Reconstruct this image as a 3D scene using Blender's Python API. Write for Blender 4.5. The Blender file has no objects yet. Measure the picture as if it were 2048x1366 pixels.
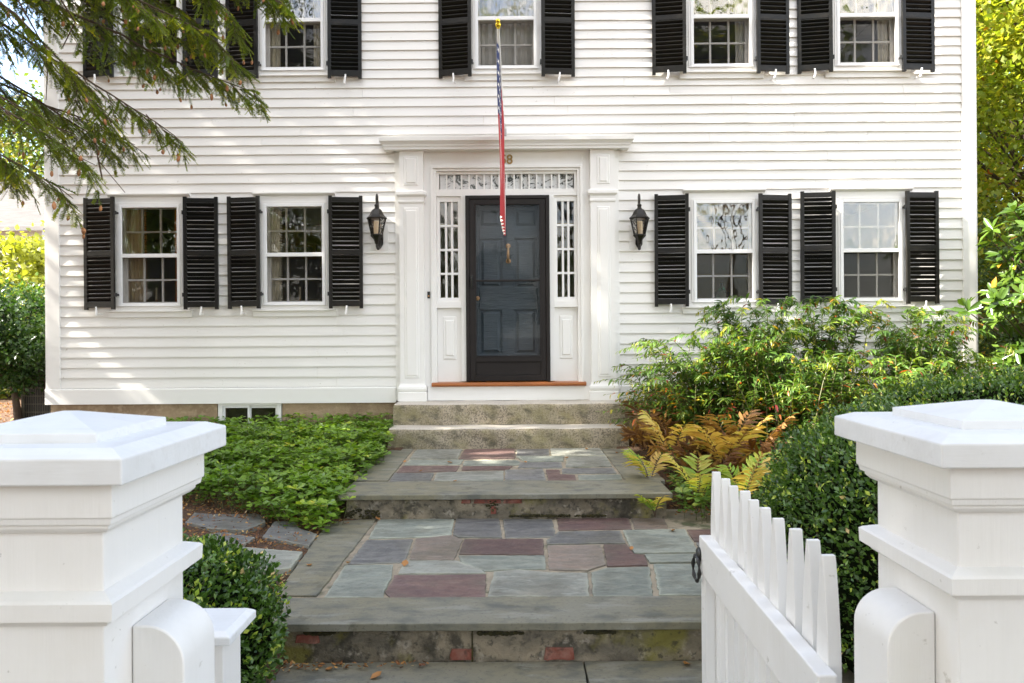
import bpy, math, random
import numpy as np
from mathutils import Vector, Matrix
R_ = math.radians
random.seed(11)
rng = np.random.default_rng(11)
S = bpy.context.scene
COL = S.collection

# ------------------------------------------------------------------ camera
D, EYE, FPX = 8.75, 1.60, 1500.0
CAMROT = Matrix.Rotation(R_(0.2), 3, 'Z') @ Matrix.Rotation(R_(90), 3, 'X') @ Matrix.Rotation(R_(-0.4), 3, 'Z')
SHIFT_Y = -15.0 / 2048
cam_d = bpy.data.cameras.new('camera')
cam = bpy.data.objects.new('camera', cam_d); COL.objects.link(cam)
cam.matrix_world = Matrix.Translation((0, -D, EYE)) @ CAMROT.to_4x4()
cam_d.sensor_width = 36; cam_d.lens = FPX / 2048 * 36; cam_d.shift_y = SHIFT_Y
cam_d.clip_start = 0.05; cam_d.clip_end = 900
cam_d.dof.use_dof = True; cam_d.dof.focus_distance = 6.5; cam_d.dof.aperture_fstop = 13
S.camera = cam

def ray(px, py):
    return CAMROT @ Vector(((px - 1024) / FPX, (683 - py) / FPX - 15 / FPX, -1.0))
def pt(px, py, Y):            # point of the photograph's pixel on the upright plane y = Y
    r = ray(px, py); t = (Y + D) / r.y
    return Vector((r.x * t, Y, EYE + r.z * t))
def pd(px, py, d): return pt(px, py, d - D)
def ptz(px, py, Z):           # the same on a level plane
    r = ray(px, py); t = (Z - EYE) / r.z
    return Vector((r.x * t, -D + r.y * t, Z))
def fz(y): return pt(1024, y, 0).z
def fx(x, y=683): return pt(x, y, 0).x
PX = D / FPX                  # metres per photo pixel on the facade

# ------------------------------------------------------------------ sky, sun, exposure
SUN_E, SUN_A = R_(43), R_(8.0)
sdir = Vector((-math.cos(SUN_E) * math.cos(SUN_A), -math.cos(SUN_E) * math.sin(SUN_A), math.sin(SUN_E)))
W = bpy.data.worlds.new('World'); S.world = W; W.use_nodes = True
nt = W.node_tree; nt.nodes.clear()
sky = nt.nodes.new('ShaderNodeTexSky'); sky.sky_type = 'NISHITA'; sky.sun_disc = False
sky.sun_elevation = SUN_E; sky.sun_rotation = math.atan2(sdir.x, sdir.y)
sky.air_density = 1.0; sky.dust_density = 2.0; sky.ozone_density = 1.0
bg = nt.nodes.new('ShaderNodeBackground'); bg.inputs[1].default_value = 0.115
wo = nt.nodes.new('ShaderNodeOutputWorld')
# broken white cloud over the blue
tcw = nt.nodes.new('ShaderNodeTexCoord'); mpw = nt.nodes.new('ShaderNodeMapping'); mpw.inputs['Scale'].default_value = (1.6, 1.6, 3.4)
mpw.inputs['Location'].default_value = (.7, .2, .0)
cn = nt.nodes.new('ShaderNodeTexNoise'); cn.inputs['Scale'].default_value = 1.5; cn.inputs['Detail'].default_value = 7; cn.inputs['Roughness'].default_value = .62
nt.links.new(tcw.outputs['Generated'], mpw.inputs[0]); nt.links.new(mpw.outputs[0], cn.inputs['Vector'])
cr = nt.nodes.new('ShaderNodeMapRange'); cr.inputs[1].default_value = .40; cr.inputs[2].default_value = .62
sx = nt.nodes.new('ShaderNodeSeparateXYZ'); nt.links.new(tcw.outputs['Generated'], sx.inputs[0])
cy = nt.nodes.new('ShaderNodeMapRange'); cy.inputs[1].default_value = .05; cy.inputs[2].default_value = .6; cy.inputs[3].default_value = 0; cy.inputs[4].default_value = .30
nt.links.new(sx.outputs['Y'], cy.inputs[0])      # the cloud breaks up towards the far side of the house
cs_ = nt.nodes.new('ShaderNodeMath'); cs_.operation = 'SUBTRACT'; nt.links.new(cn.outputs['Fac'], cs_.inputs[0]); nt.links.new(cy.outputs[0], cs_.inputs[1])
nt.links.new(cs_.outputs[0], cr.inputs[0])
cm = nt.nodes.new('ShaderNodeMix'); cm.data_type = 'RGBA'; cm.inputs[7].default_value = (7.5, 7.1, 6.5, 1)
nt.links.new(cr.outputs[0], cm.inputs[0]); nt.links.new(sky.outputs[0], cm.inputs[6])
nt.links.new(cm.outputs[2], bg.inputs[0]); nt.links.new(bg.outputs[0], wo.inputs[0])
sl = bpy.data.lights.new('sun', 'SUN'); sl.energy = 5.0; sl.angle = R_(0.5); sl.color = (1, 0.93, 0.82)
so = bpy.data.objects.new('sun', sl); COL.objects.link(so); so.location = (-20, -6, 20)
so.rotation_euler = sdir.to_track_quat('Z', 'Y').to_euler()
S.view_settings.view_transform = 'Standard'; S.view_settings.look = 'None'
S.view_settings.exposure = 2.42; S.view_settings.gamma = 1
S.view_settings.use_curve_mapping = False
S.cycles.max_bounces = 8; S.cycles.transparent_max_bounces = 12; S.cycles.transmission_bounces = 6
S.cycles.use_adaptive_sampling = True; S.cycles.adaptive_threshold = 0.01
S.cycles.use_denoising = True
S.cycles.sample_clamp_indirect = 8

# ------------------------------------------------------------------ object helpers
WL = {}
def tag(o, label=None, cat=None, group=None, kind=None):
    if label: o['label'] = label
    if cat: o['category'] = cat
    if group: o['group'] = group
    if kind: o['kind'] = kind
    return o
def link(o, parent=None):
    COL.objects.link(o)
    if parent is not None: o.parent = parent
    return o
def empty(name, loc, label=None, cat=None, group=None, rz=0, parent=None):
    o = bpy.data.objects.new(name, None); link(o, parent)
    o.empty_display_size = 0.1
    o.location = Vector(loc); o.rotation_euler = (0, 0, rz)
    WL[o.name] = Vector(loc)
    return tag(o, label, cat, group)
def finish(me, smooth, angle=40):
    if smooth:
        me.polygons.foreach_set('use_smooth', np.ones(len(me.polygons), dtype=bool))
        try: me.set_sharp_from_angle(angle=R_(angle))
        except Exception: pass
def place(o, parent, base):
    link(o, parent)
    if base is not None: o.location = base
class MB:
    """collects boxes, prisms, tubes and sheets into ONE mesh"""
    def __init__(s): s.v = []; s.f = []; s.m = []
    def add(s, vs, fs, m=0):
        b = len(s.v); s.v += [tuple(v) for v in vs]
        s.f += [tuple(i + b for i in f) for f in fs]; s.m += [m] * len(fs); return s
    def box(s, x0, x1, y0, y1, z0, z1, m=0):
        vs = [(x0, y0, z0), (x1, y0, z0), (x1, y1, z0), (x0, y1, z0), (x0, y0, z1), (x1, y0, z1), (x1, y1, z1), (x0, y1, z1)]
        return s.add(vs, [(0, 3, 2, 1), (4, 5, 6, 7), (0, 1, 5, 4), (1, 2, 6, 5), (2, 3, 7, 6), (3, 0, 4, 7)], m)
    def prism(s, poly, off, m=0):
        """poly: list of 3-D points (counter-clockwise seen from +off), extruded by the vector off"""
        n = len(poly); off = Vector(off)
        vs = [Vector(p) for p in poly] + [Vector(p) + off for p in poly]
        fs = [tuple(range(n - 1, -1, -1)), tuple(range(n, 2 * n))]
        fs += [(i, (i + 1) % n, n + (i + 1) % n, n + i) for i in range(n)]
        return s.add(vs, fs, m)
    def xprof(s, prof, x0, x1, m=0):
        """profile in (y, z) swept along x"""
        return s.prism([(x0, a, b) for a, b in prof], (x1 - x0, 0, 0), m)
    def tube(s, pts, rad, n=8, m=0, cap=True):
        pts = [Vector(p) for p in pts]
        if not hasattr(rad, '__len__'): rad = [rad] * len(pts)
        vs = []; fs = []; up = None
        for i, p in enumerate(pts):
            t = (pts[min(i + 1, len(pts) - 1)] - pts[max(i - 1, 0)])
            t = t.normalized() if t.length > 1e-9 else Vector((0, 0, 1))
            if up is None: up = Vector((0, 0, 1)) if abs(t.z) < .9 else Vector((0, 1, 0))
            a = t.cross(up)
            if a.length < 1e-6: a = t.cross(Vector((1, 0, 0)))
            a.normalize(); b = a.cross(t); up = b
            for k in range(n):
                th = 2 * math.pi * k / n
                vs.append(p + (a * math.cos(th) + b * math.sin(th)) * rad[i])
        for i in range(len(pts) - 1):
            for k in range(n):
                k2 = (k + 1) % n
                fs.append((i * n + k, i * n + k2, (i + 1) * n + k2, (i + 1) * n + k))
        if cap:
            fs.append(tuple(range(n - 1, -1, -1))); fs.append(tuple((len(pts) - 1) * n + k for k in range(n)))
        return s.add(vs, fs, m)
    def lathe(s, prof, n=16, c=(0, 0, 0), m=0, rot=0.0, axis='Z'):
        vs = []; fs = []
        for r, z in prof:
            for k in range(n):
                th = 2 * math.pi * k / n + rot
                q = (r * math.cos(th), r * math.sin(th), z)
                if axis == 'Y': q = (q[0], q[2], q[1])
                if axis == 'X': q = (q[2], q[0], q[1])
                vs.append((c[0] + q[0], c[1] + q[1], c[2] + q[2]))
        for i in range(len(prof) - 1):
            for k in range(n):
                k2 = (k + 1) % n
                fs.append((i * n + k, i * n + k2, (i + 1) * n + k2, (i + 1) * n + k))
        fs.append(tuple(range(n - 1, -1, -1))); fs.append(tuple((len(prof) - 1) * n + k for k in range(n)))
        return s.add(vs, fs, m)
    def build(s, name, mats, parent=None, smooth=False, bevel=0, local=False, label=None, loc=None, angle=40):
        me = bpy.data.meshes.new(name)
        base = Vector((0, 0, 0))
        if parent is not None and not local: base = WL[parent.name]
        if loc is not None: base = base + Vector(loc)
        vv = [(x - base.x, y - base.y, z - base.z) for x, y, z in s.v] if (not local) else s.v
        me.from_pydata(vv, [], s.f)
        mats = mats if isinstance(mats, (list, tuple)) else [mats]
        for m in mats: me.materials.append(m)
        if len(mats) > 1: me.polygons.foreach_set('material_index', s.m)
        me.validate(); me.update()
        o = bpy.data.objects.new(name, me); link(o, parent)
        if loc is not None: o.location = Vector(loc)
        WL[o.name] = base
        finish(me, smooth, angle)
        if bevel:
            b = o.modifiers.new('bevel', 'BEVEL'); b.width = bevel; b.segments = 2; b.limit_method = 'ANGLE'; b.angle_limit = R_(35)
            b.harden_normals = False
        if label: o['label'] = label
        return o
def children(o): return [c for c in bpy.data.objects if c.parent == o]
def copy_tree(o, parent=None):
    c = o.copy(); COL.objects.link(c); c.parent = parent if parent is not None else o.parent
    WL[c.name] = WL.get(o.name, Vector())
    for ch in children(o): copy_tree(ch, c)
    return c

# ------------------------------------------------------------------ materials
def new_mat(name):
    m = bpy.data.materials.new(name); m.use_nodes = True
    t = m.node_tree; t.nodes.clear()
    out = t.nodes.new('ShaderNodeOutputMaterial')
    return m, t, out
def rgb(c): return (c[0], c[1], c[2], 1)
def coords(t, scale=(1, 1, 1), kind='Object'):
    tc = t.nodes.new('ShaderNodeTexCoord'); mp = t.nodes.new('ShaderNodeMapping')
    mp.inputs['Scale'].default_value = scale
    t.links.new(tc.outputs[kind], mp.inputs[0]); return mp.outputs[0]
def noise(t, scale, detail=5, rough=.6, dist=0, kind='Object'):
    sc = scale if hasattr(scale, '__len__') else (scale,) * 3
    n = t.nodes.new('ShaderNodeTexNoise'); n.inputs['Scale'].default_value = 1
    n.inputs['Detail'].default_value = detail; n.inputs['Roughness'].default_value = rough
    n.inputs['Distortion'].default_value = dist
    t.links.new(coords(t, sc, kind), n.inputs['Vector']); return n.outputs['Fac']
def remap(t, s, lo, hi, a=0, b=1):
    m = t.nodes.new('ShaderNodeMapRange'); m.clamp = True
    m.inputs[1].default_value = lo; m.inputs[2].default_value = hi; m.inputs[3].default_value = a; m.inputs[4].default_value = b
    t.links.new(s, m.inputs[0]); return m.outputs[0]
def mixc(t, fac, a, b):
    m = t.nodes.new('ShaderNodeMix'); m.data_type = 'RGBA'
    if hasattr(fac, 'node'): t.links.new(fac, m.inputs[0])
    else: m.inputs[0].default_value = fac
    for k, c in ((6, a), (7, b)):
        if hasattr(c, 'node'): t.links.new(c, m.inputs[k])
        else: m.inputs[k].default_value = rgb(c)
    return m.outputs[2]
def surf(name, col, rough=.5, layers=(), bump=None, metal=0, spec=.5, island=None, rough_var=None, bump2=None):
    """layers: (scale, lo, hi, colour, amount); bump: (scale, strength, distance); island: brightness spread per loose piece"""
    m, t, out = new_mat(name)
    p = t.nodes.new('ShaderNodeBsdfPrincipled'); c = None
    p.inputs['Roughness'].default_value = rough; p.inputs['Metallic'].default_value = metal
    p.inputs['Specular IOR Level'].default_value = spec
    c = col
    for L in layers:
        f = remap(t, noise(t, L[0]), L[1], L[2], 0, L[4])
        c = mixc(t, f, c, L[3])
    if island:
        g = t.nodes.new('ShaderNodeNewGeometry')
        f = remap(t, g.outputs['Random Per Island'], 0, 1, 1 - island, 1 + island)
        h = t.nodes.new('ShaderNodeHueSaturation'); t.links.new(f, h.inputs['Value'])
        if hasattr(c, 'node'): t.links.new(c, h.inputs['Color'])
        else: h.inputs['Color'].default_value = rgb(c)
        c = h.outputs[0]
    if hasattr(c, 'node'): t.links.new(c, p.inputs['Base Color'])
    else: p.inputs['Base Color'].default_value = rgb(c)
    if rough_var:
        t.links.new(remap(t, noise(t, rough_var[0]), .3, .7, rough_var[1], rough_var[2]), p.inputs['Roughness'])
    nrm = None
    for bb in (bump, bump2):
        if bb:
            b = t.nodes.new('ShaderNodeBump'); b.inputs['Strength'].default_value = bb[1]; b.inputs['Distance'].default_value = bb[2]
            t.links.new(noise(t, bb[0], 6, .65), b.inputs['Height'])
            if nrm: t.links.new(nrm, b.inputs['Normal'])
            nrm = b.outputs[0]
    if nrm: t.links.new(nrm, p.inputs['Normal'])
    t.links.new(p.outputs[0], out.inputs[0])
    return m
def leafmat(name, ramp, rough=.45, transl=.35, spec=.5, tcol=(1.0, 1.0, .45)):
    m, t, out = new_mat(name)
    g = t.nodes.new('ShaderNodeAttribute'); g.attribute_name = 'tone'; r = t.nodes.new('ShaderNodeValToRGB')
    els = r.color_ramp.elements
    while len(els) > 1: els.remove(els[-1])
    els[0].position = ramp[0][0]; els[0].color = rgb(ramp[0][1])
    for pos, c in ramp[1:]:
        e = els.new(pos); e.color = rgb(c)
    t.links.new(g.outputs['Fac'], r.inputs[0])
    p = t.nodes.new('ShaderNodeBsdfPrincipled'); p.inputs['Roughness'].default_value = rough
    p.inputs['Specular IOR Level'].default_value = spec
    t.links.new(r.outputs[0], p.inputs['Base Color'])
    tr = t.nodes.new('ShaderNodeBsdfTranslucent')
    mul = t.nodes.new('ShaderNodeMix'); mul.data_type = 'RGBA'; mul.blend_type = 'MULTIPLY'; mul.inputs[0].default_value = 1
    t.links.new(r.outputs[0], mul.inputs[6]); mul.inputs[7].default_value = rgb([min(1, x) for x in tcol])
    gain = t.nodes.new('ShaderNodeVectorMath'); gain.operation = 'SCALE'; gain.inputs['Scale'].default_value = 1.7
    t.links.new(mul.outputs[2], gain.inputs[0]); t.links.new(gain.outputs[0], tr.inputs[0])
    mx = t.nodes.new('ShaderNodeMixShader'); mx.inputs[0].default_value = transl
    t.links.new(p.outputs[0], mx.inputs[1]); t.links.new(tr.outputs[0], mx.inputs[2])
    t.links.new(mx.outputs[0], out.inputs[0])
    return m
def glassmat(name, tint=(.965, .96, .945), wob=.006, scale=5, ior=1.5, gain=1.0):
    m, t, out = new_mat(name)
    tr = t.nodes.new('ShaderNodeBsdfTransparent'); tr.inputs[0].default_value = rgb(tint)
    gl = t.nodes.new('ShaderNodeBsdfGlossy'); gl.inputs['Roughness'].default_value = 0.0
    gl.inputs[0].default_value = (1, 1, 1, 1)
    b = t.nodes.new('ShaderNodeBump'); b.inputs['Strength'].default_value = 1; b.inputs['Distance'].default_value = wob
    t.links.new(noise(t, scale, 1, .4), b.inputs['Height']); t.links.new(b.outputs[0], gl.inputs['Normal'])
    fr = t.nodes.new('ShaderNodeFresnel'); fr.inputs[0].default_value = ior
    f = t.nodes.new('ShaderNodeMath'); f.operation = 'MULTIPLY'; f.use_clamp = True; f.inputs[1].default_value = gain
    t.links.new(fr.outputs[0], f.inputs[0])
    mx = t.nodes.new('ShaderNodeMixShader'); t.links.new(f.outputs[0], mx.inputs[0])
    t.links.new(tr.outputs[0], mx.inputs[1]); t.links.new(gl.outputs[0], mx.inputs[2]); t.links.new(mx.outputs[0], out.inputs[0])
    return m
def screenmat(name, col, cover):
    m, t, out = new_mat(name)
    tr = t.nodes.new('ShaderNodeBsdfTransparent'); df = t.nodes.new('ShaderNodeBsdfDiffuse'); df.inputs[0].default_value = rgb(col)
    mx = t.nodes.new('ShaderNodeMixShader'); mx.inputs[0].default_value = cover
    t.links.new(tr.outputs[0], mx.inputs[1]); t.links.new(df.outputs[0], mx.inputs[2]); t.links.new(mx.outputs[0], out.inputs[0])
    return m

M = {}
M['clap'] = surf('clapboard_paint', (.80, .785, .755), .5, [((1.2, 3, 40), .55, .75, (.70, .68, .63), .35), ((.7, .7, .7), .5, .75, (.74, .72, .68), .35), ((28, 28, 45), .675, .72, (.38, .33, .26), .5)],
                 bump=((6, 20, 90), .12, .004), island=.012)
M['trim'] = surf('trim_paint', (.82, .81, .785), .42, [((4, 4, 4), .55, .8, (.72, .70, .66), .3), ((45, 45, 45), .72, .77, (.4, .36, .3), .3)], bump=((30, 30, 12), .08, .003))
M['post'] = surf('post_paint', (.745, .735, .715), .42, [((5, 5, 3), .50, .75, (.65, .63, .59), .5), ((60, 60, 3), .52, .70, (.68, .67, .64), .16), ((16, 16, 22), .68, .72, (.34, .32, .27), .55), ((70, 70, 70), .70, .73, (.30, .28, .24), .5)], bump=((90, 90, 4), .35, .0025), bump2=((14, 14, 14), .12, .004))
M['postcap'] = surf('cap_paint', (.70, .71, .72), .40, [((7, 7, 7), .45, .7, (.61, .61, .605), .6), ((4, 50, 50), .54, .72, (.60, .60, .59), .5), ((18, 18, 24), .66, .71, (.36, .35, .31), .55)], bump=((6, 90, 60), .35, .0025))
M['vinyl'] = surf('storm_window_white', (.84, .84, .84), .3)
M['sash'] = surf('sash_paint', (.74, .71, .66), .5, [((20, 20, 20), .55, .7, (.55, .50, .43), .4)])
M['shut'] = surf('shutter_paint', (.0070, .0072, .0072), .34, [((9, 30, 9), .50, .75, (.022, .018, .013), .8), ((40, 40, 40), .66, .72, (.06, .055, .05), .5)],
                 bump=((18, 18, 160), .35, .002), rough_var=((12, 12, 30), .25, .5), spec=.28)
_t = M['shut'].node_tree; _p = [n for n in _t.nodes if n.type == 'BSDF_PRINCIPLED'][0]
_oi = _t.nodes.new('ShaderNodeObjectInfo'); _src = _p.inputs['Base Color'].links[0].from_socket
_t.links.new(mixc(_t, remap(_t, _oi.outputs['Random'], .25, 1, 0, .8), _src, (.017, .0135, .009)), _p.inputs['Base Color'])
M['iron'] = surf('black_iron', (.012, .012, .012), .38, bump=((60, 60, 60), .3, .002))
M['lantern'] = surf('lantern_bronze', (.022, .020, .017), .34, [((20, 20, 20), .55, .75, (.06, .055, .045), .6)], metal=.55, bump=((50, 50, 50), .25, .002))
M['storm'] = surf('storm_door_brown', (.012, .009, .0085), .4, [((3, 3, 3), .5, .8, (.02, .015, .013), .7)], spec=.3)
M['door'] = surf('door_slate_paint', (.058, .070, .076), .45, [((3, 3, 3), .45, .8, (.072, .080, .082), .8), ((8, 8, 100), .58, .72, (.125, .135, .14), .45)], bump=((7, 7, 70), .8, .008), rough_var=((5, 5, 50), .3, .55))
M['brass'] = surf('old_brass', (.50, .29, .14), .35, [((60, 60, 60), .5, .7, (.20, .13, .07), .7)], metal=.8)
M['num'] = surf('number_brass', (.30, .19, .07), .4, metal=.5)
M['gold'] = surf('gold_ball', (.85, .62, .06), .14, metal=1)
M['chrome'] = surf('dull_steel', (.45, .44, .43), .3, metal=1)
M['sillw'] = surf('threshold_varnish', (.36, .115, .025), .35, [((3, 30, 60), .45, .7, (.20, .06, .015), .7)], bump=((4, 60, 60), .2, .002))
M['found'] = surf('foundation_stucco', (.37, .27, .17), .9, [((2, 2, 2), .42, .62, (.25, .175, .105), .85), ((14, 14, 14), .48, .66, (.46, .35, .23), .7), ((5, 5, 9), .62, .75, (.09, .08, .06), .6)], bump=((26, 26, 26), .8, .015))
M['granite'] = surf('old_granite', (.37, .315, .235), .85, [((60, 60, 60), .48, .58, (.13, .11, .08), .85), ((4, 4, 4), .42, .66, (.25, .22, .115), .85), ((8, 8, 14), .52, .68, (.095, .085, .06), .8), ((80, 80, 80), .62, .7, (.56, .52, .45), .6)], bump=((50, 50, 50), .7, .008))
M['granite_top'] = surf('pale_granite', (.50, .46, .40), .8, [((55, 55, 55), .5, .65, (.30, .27, .23), .7), ((4, 4, 4), .5, .72, (.34, .31, .22), .6)], bump=((50, 50, 50), .6, .006))  # treads coloured paler than the step faces
M['slate'] = surf('border_bluestone', (.18, .172, .132), .6, [((1.2, 1.2, 1.2), .40, .60, (.175, .160, .105), .95), ((5, 8, 5), .48, .66, (.085, .090, .078), .85), ((3, 14, 3), .56, .64, (.225, .222, .19), .7), ((60, 60, 60), .56, .68, (.075, .072, .06), .6), ((7, 7, 7), .62, .70, (.06, .055, .035), .6)],
                bump=((5, 16, 5), .5, .012), bump2=((70, 70, 70), .35, .003))
M['mortar'] = surf('mortar', (.33, .28, .205), .95, [((8, 8, 8), .45, .65, (.17, .15, .12), .8), ((4, 4, 4), .58, .68, (.06, .075, .025), .85)], bump=((60, 60, 60), .9, .01))
M['riser'] = surf('stained_render', (.27, .225, .16), .92, [((3, 3, 5), .40, .58, (.12, .105, .08), .9), ((9, 9, 9), .50, .62, (.045, .04, .03), .85), ((14, 14, 14), .58, .68, (.36, .32, .26), .8), ((2.2, 2.2, 2.2), .54, .64, (.19, .17, .035), .85), ((30, 30, 30), .56, .66, (.04, .036, .028), .7)], bump=((18, 18, 18), .9, .02))
M['brick'] = surf('old_brick', (.20, .062, .042), .9, [((14, 14, 14), .45, .7, (.27, .15, .115), .8), ((22, 22, 22), .54, .66, (.085, .045, .035), .8)], bump=((40, 40, 40), .7, .006))
M['moss'] = surf('dark_moss', (.035, .032, .012), 1, [((40, 40, 40), .45, .65, (.09, .075, .02), .8)], bump=((60, 60, 60), 1, .02))
M['mulch'] = surf('mulch_soil', (.075, .042, .024), .95, [((55, 55, 55), .45, .62, (.17, .085, .038), .8), ((20, 20, 20), .5, .7, (.04, .024, .014), .8), ((90, 90, 90), .6, .68, (.28, .15, .07), .7), ((6, 6, 6), .58, .72, (.045, .06, .018), .6)], bump=((60, 60, 60), 1, .03))
M['roomwall'] = surf('room_wall', (.45, .38, .13), .8, [((1, 1, 1), .4, .7, (.36, .31, .11), .6)])
M['roomdark'] = surf('room_dark', (.10, .085, .07), .8)
M['roomfloor'] = surf('room_floor', (.12, .06, .03), .4)
M['shingle'] = surf('roof_shingle', (.095, .088, .086), .9, [((3, 3, 3), .4, .7, (.07, .066, .064), .7), ((2, 14, 14), .5, .6, (.055, .05, .05), .7)], bump=((40, 40, 40), .6, .01))
M['bark'] = surf('bark', (.10, .075, .055), .95, [((12, 12, 2), .45, .65, (.05, .037, .028), .8), ((30, 30, 8), .6, .7, (.16, .13, .11), .6)], bump=((16, 16, 4), 1, .03))
M['twig'] = surf('twig_bark', (.085, .055, .035), .9, [((40, 40, 40), .5, .7, (.15, .11, .08), .6)])
M['stem'] = surf('green_stem', (.10, .11, .035), .6, [((20, 20, 20), .5, .7, (.13, .05, .03), .7)])
M['glass'] = glassmat('window_glass', wob=.0012, scale=(3.5, 3.5, 2.6), gain=.6)
M['oldglass'] = glassmat('old_wavy_glass', wob=.004, scale=(9, 9, 7), gain=2.3)
M['sideglass'] = glassmat('old_sidelight_glass', wob=.004, scale=(9, 9, 7), gain=.9)
M['dglass'] = glassmat('storm_door_glass', tint=(.90, .92, .94), wob=.0003, scale=2, gain=.16)
M['lglass'] = glassmat('seeded_lantern_glass', tint=(.985, .98, .96), wob=.003, scale=60, gain=1.3)
M['screen'] = screenmat('insect_screen', (.025, .025, .026), .20)
M['candle'] = surf('candle_wax', (.72, .62, .42), .5)
M['bulb'] = surf('candle_cover', (.92, .80, .62), .5, [((60, 60, 60), .45, .65, (.80, .56, .42), .6)])
M['curtain_cream'] = surf('cream_curtain', (.85, .80, .66), .9)
M['curtain_gold'] = surf('gold_curtain', (.66, .53, .33), .9)
M['curtain_sheer'] = surf('white_sheer', (.85, .85, .85), .9)
M['curtain_rust'] = surf('rust_fringe', (.60, .22, .05), .9)
M['bottle'] = glassmat('green_bottle', tint=(.25, .62, .45), wob=.01, scale=8)
M['frame_gold'] = surf('gilt_frame', (.45, .28, .05), .4, metal=.4)
M['picture'] = surf('dark_picture', (.10, .09, .03), .6, [((6, 6, 6), .4, .7, (.20, .14, .05), .8)])
M['wood'] = surf('dark_wood', (.075, .03, .015), .35)
M['flagblue'] = surf('flag_blue', (.012, .026, .105), .6)
M['flagred'] = surf('flag_red', (.36, .008, .012), .6)
M['flagwhite'] = surf('flag_white', (.66, .65, .63), .6)
M['acmetal'] = surf('grey_beige_metal', (.125, .115, .085), .5)
M['acdark'] = surf('fins_dark', (.03, .03, .028), .6)
M['concrete'] = surf('concrete_pad', (.33, .32, .29), .9, bump=((30, 30, 30), .5, .01))

# =================================================================== HOUSE
HX0, HX1 = fx(97.5), fx(1949.5)
HB = 0.44
house = empty('clapboard_house', (0, 0, HB), 'white clapboard house with black louvered shutters and a dark front door', 'house')
GW, GH = 0.645, 1.108                      # visible glass of one window
ZB1, ZB2 = fz(601), fz(133.5)
WIN1 = [(fx(302.5, 510), 'W1'), (fx(591, 510), 'W2'), (fx(1447, 505), 'W3'), (fx(1739, 500), 'W4')]
WIN2 = [(fx(302, 70), 'U1'), (fx(588, 85), 'U2'), (fx(1012, 85), 'U3'), (fx(1441, 80), 'U4'), (fx(1732, 75), 'U5')]
openings = [(x - GW / 2 - .03, x + GW / 2 + .03, ZB1 - .03, ZB1 + GH + .03) for x, _ in WIN1]
openings += [(x - GW / 2 - .03, x + GW / 2 + .03, ZB2 - .03, ZB2 + GH + .03) for x, _ in WIN2]
DX0, DX1 = fx(792.5), fx(1239)
openings.append((DX0, DX1, .5, fz(300)))
WT1, WT0 = fz(771), fz(803)
def loft_rect(mb, levels, x0, x1, y0, y1, back=False, m=0):
    """levels: (z, p): rectangle grown by p on its sides (and back); lofted upwards"""
    vs = []; fs = []
    for z, p in levels:
        yb = y1 + (p if back else 0)
        vs += [(x0 - p, y0 - p, z), (x1 + p, y0 - p, z), (x1 + p, yb, z), (x0 - p, yb, z)]
    n = len(levels)
    for i in range(n - 1):
        for k in range(4):
            k2 = (k + 1) % 4
            fs.append((i * 4 + k, i * 4 + k2, i * 4 + 4 + k2, i * 4 + 4 + k))
    fs.append((3, 2, 1, 0)); e = (n - 1) * 4; fs.append((e, e + 1, e + 2, e + 3))
    return mb.add(vs, fs, m)
def yfrustum(mb, x0, x1, z0, z1, ya, yb, ins, m=0):
    """raised panel: rectangle at depth ya shrinking by ins to depth yb (towards the viewer)"""
    a = [(x0, ya, z0), (x1, ya, z0), (x1, ya, z1), (x0, ya, z1)]
    b = [(x0 + ins, yb, z0 + ins), (x1 - ins, yb, z0 + ins), (x1 - ins, yb, z1 - ins), (x0 + ins, yb, z1 - ins)]
    return mb.add(a + b, [(4, 5, 6, 7), (0, 1, 5, 4), (1, 2, 6, 5), (2, 3, 7, 6), (3, 0, 4, 7), (3, 2, 1, 0)], m)
def rect_frame(mb, x0, x1, z0, z1, w, ya, yb, m=0):
    """four butted bars of width w round the inside of a rectangle"""
    mb.box(x0, x0 + w, ya, yb, z0, z1, m); mb.box(x1 - w, x1, ya, yb, z0, z1, m)
    mb.box(x0 + w, x1 - w, ya, yb, z0, z0 + w, m); mb.box(x0 + w, x1 - w, ya, yb, z1 - w, z1, m)

# ---- clapboards
sd = MB(); z = WT1; zt = 6.35; CX0, CX1 = HX0 + .148, HX1 - .148
zsplit = fz(392)
rr = random.Random(5)
while z < zt:
    e = .1195 if z < zsplit else .1098
    z0, z1 = z, min(z + e, zt)
    cuts = sorted([(a, b) for a, b, c, d in openings if c < z1 + .012 and d > z0])
    segs = []; x = CX0
    for a, b in cuts:
        if a > x: segs.append((x, a))
        x = max(x, b)
    if x < CX1: segs.append((x, CX1))
    for a, b in segs:
        q = a
        while q < b - 1e-4:
            ln = rr.uniform(1.6, 4.2)
            r = b if q + ln > b - .5 else q + ln
            nseg = max(1, int((r - q) / .5))
            j = rr.uniform(-.0016, .0016); jy = rr.uniform(-.0016, .0016); k2 = j + rr.uniform(-.0012, .0012)
            vs = []; fs = []
            for i in range(nseg + 1):
                xx = q + (r - q) * i / nseg
                w = j + (k2 - j) * i / nseg + rr.uniform(-.0002, .0002)
                vs += [(xx, -.0285 + jy, z0 + w), (xx, -.008, z0 + w), (xx, .002, z1 + .022), (xx, -.0085, z1 + .022)]
            for i in range(nseg):
                for k in range(4):
                    kk = (k + 1) % 4
                    fs.append((i * 4 + k, i * 4 + 4 + k, i * 4 + 4 + kk, i * 4 + kk))
            fs.append((0, 1, 2, 3)); n = nseg * 4; fs.append((n + 3, n + 2, n + 1, n))
            sd.add(vs, fs); q = r + .0022
    z += e
sd.build('siding', M['clap'], house)
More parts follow.
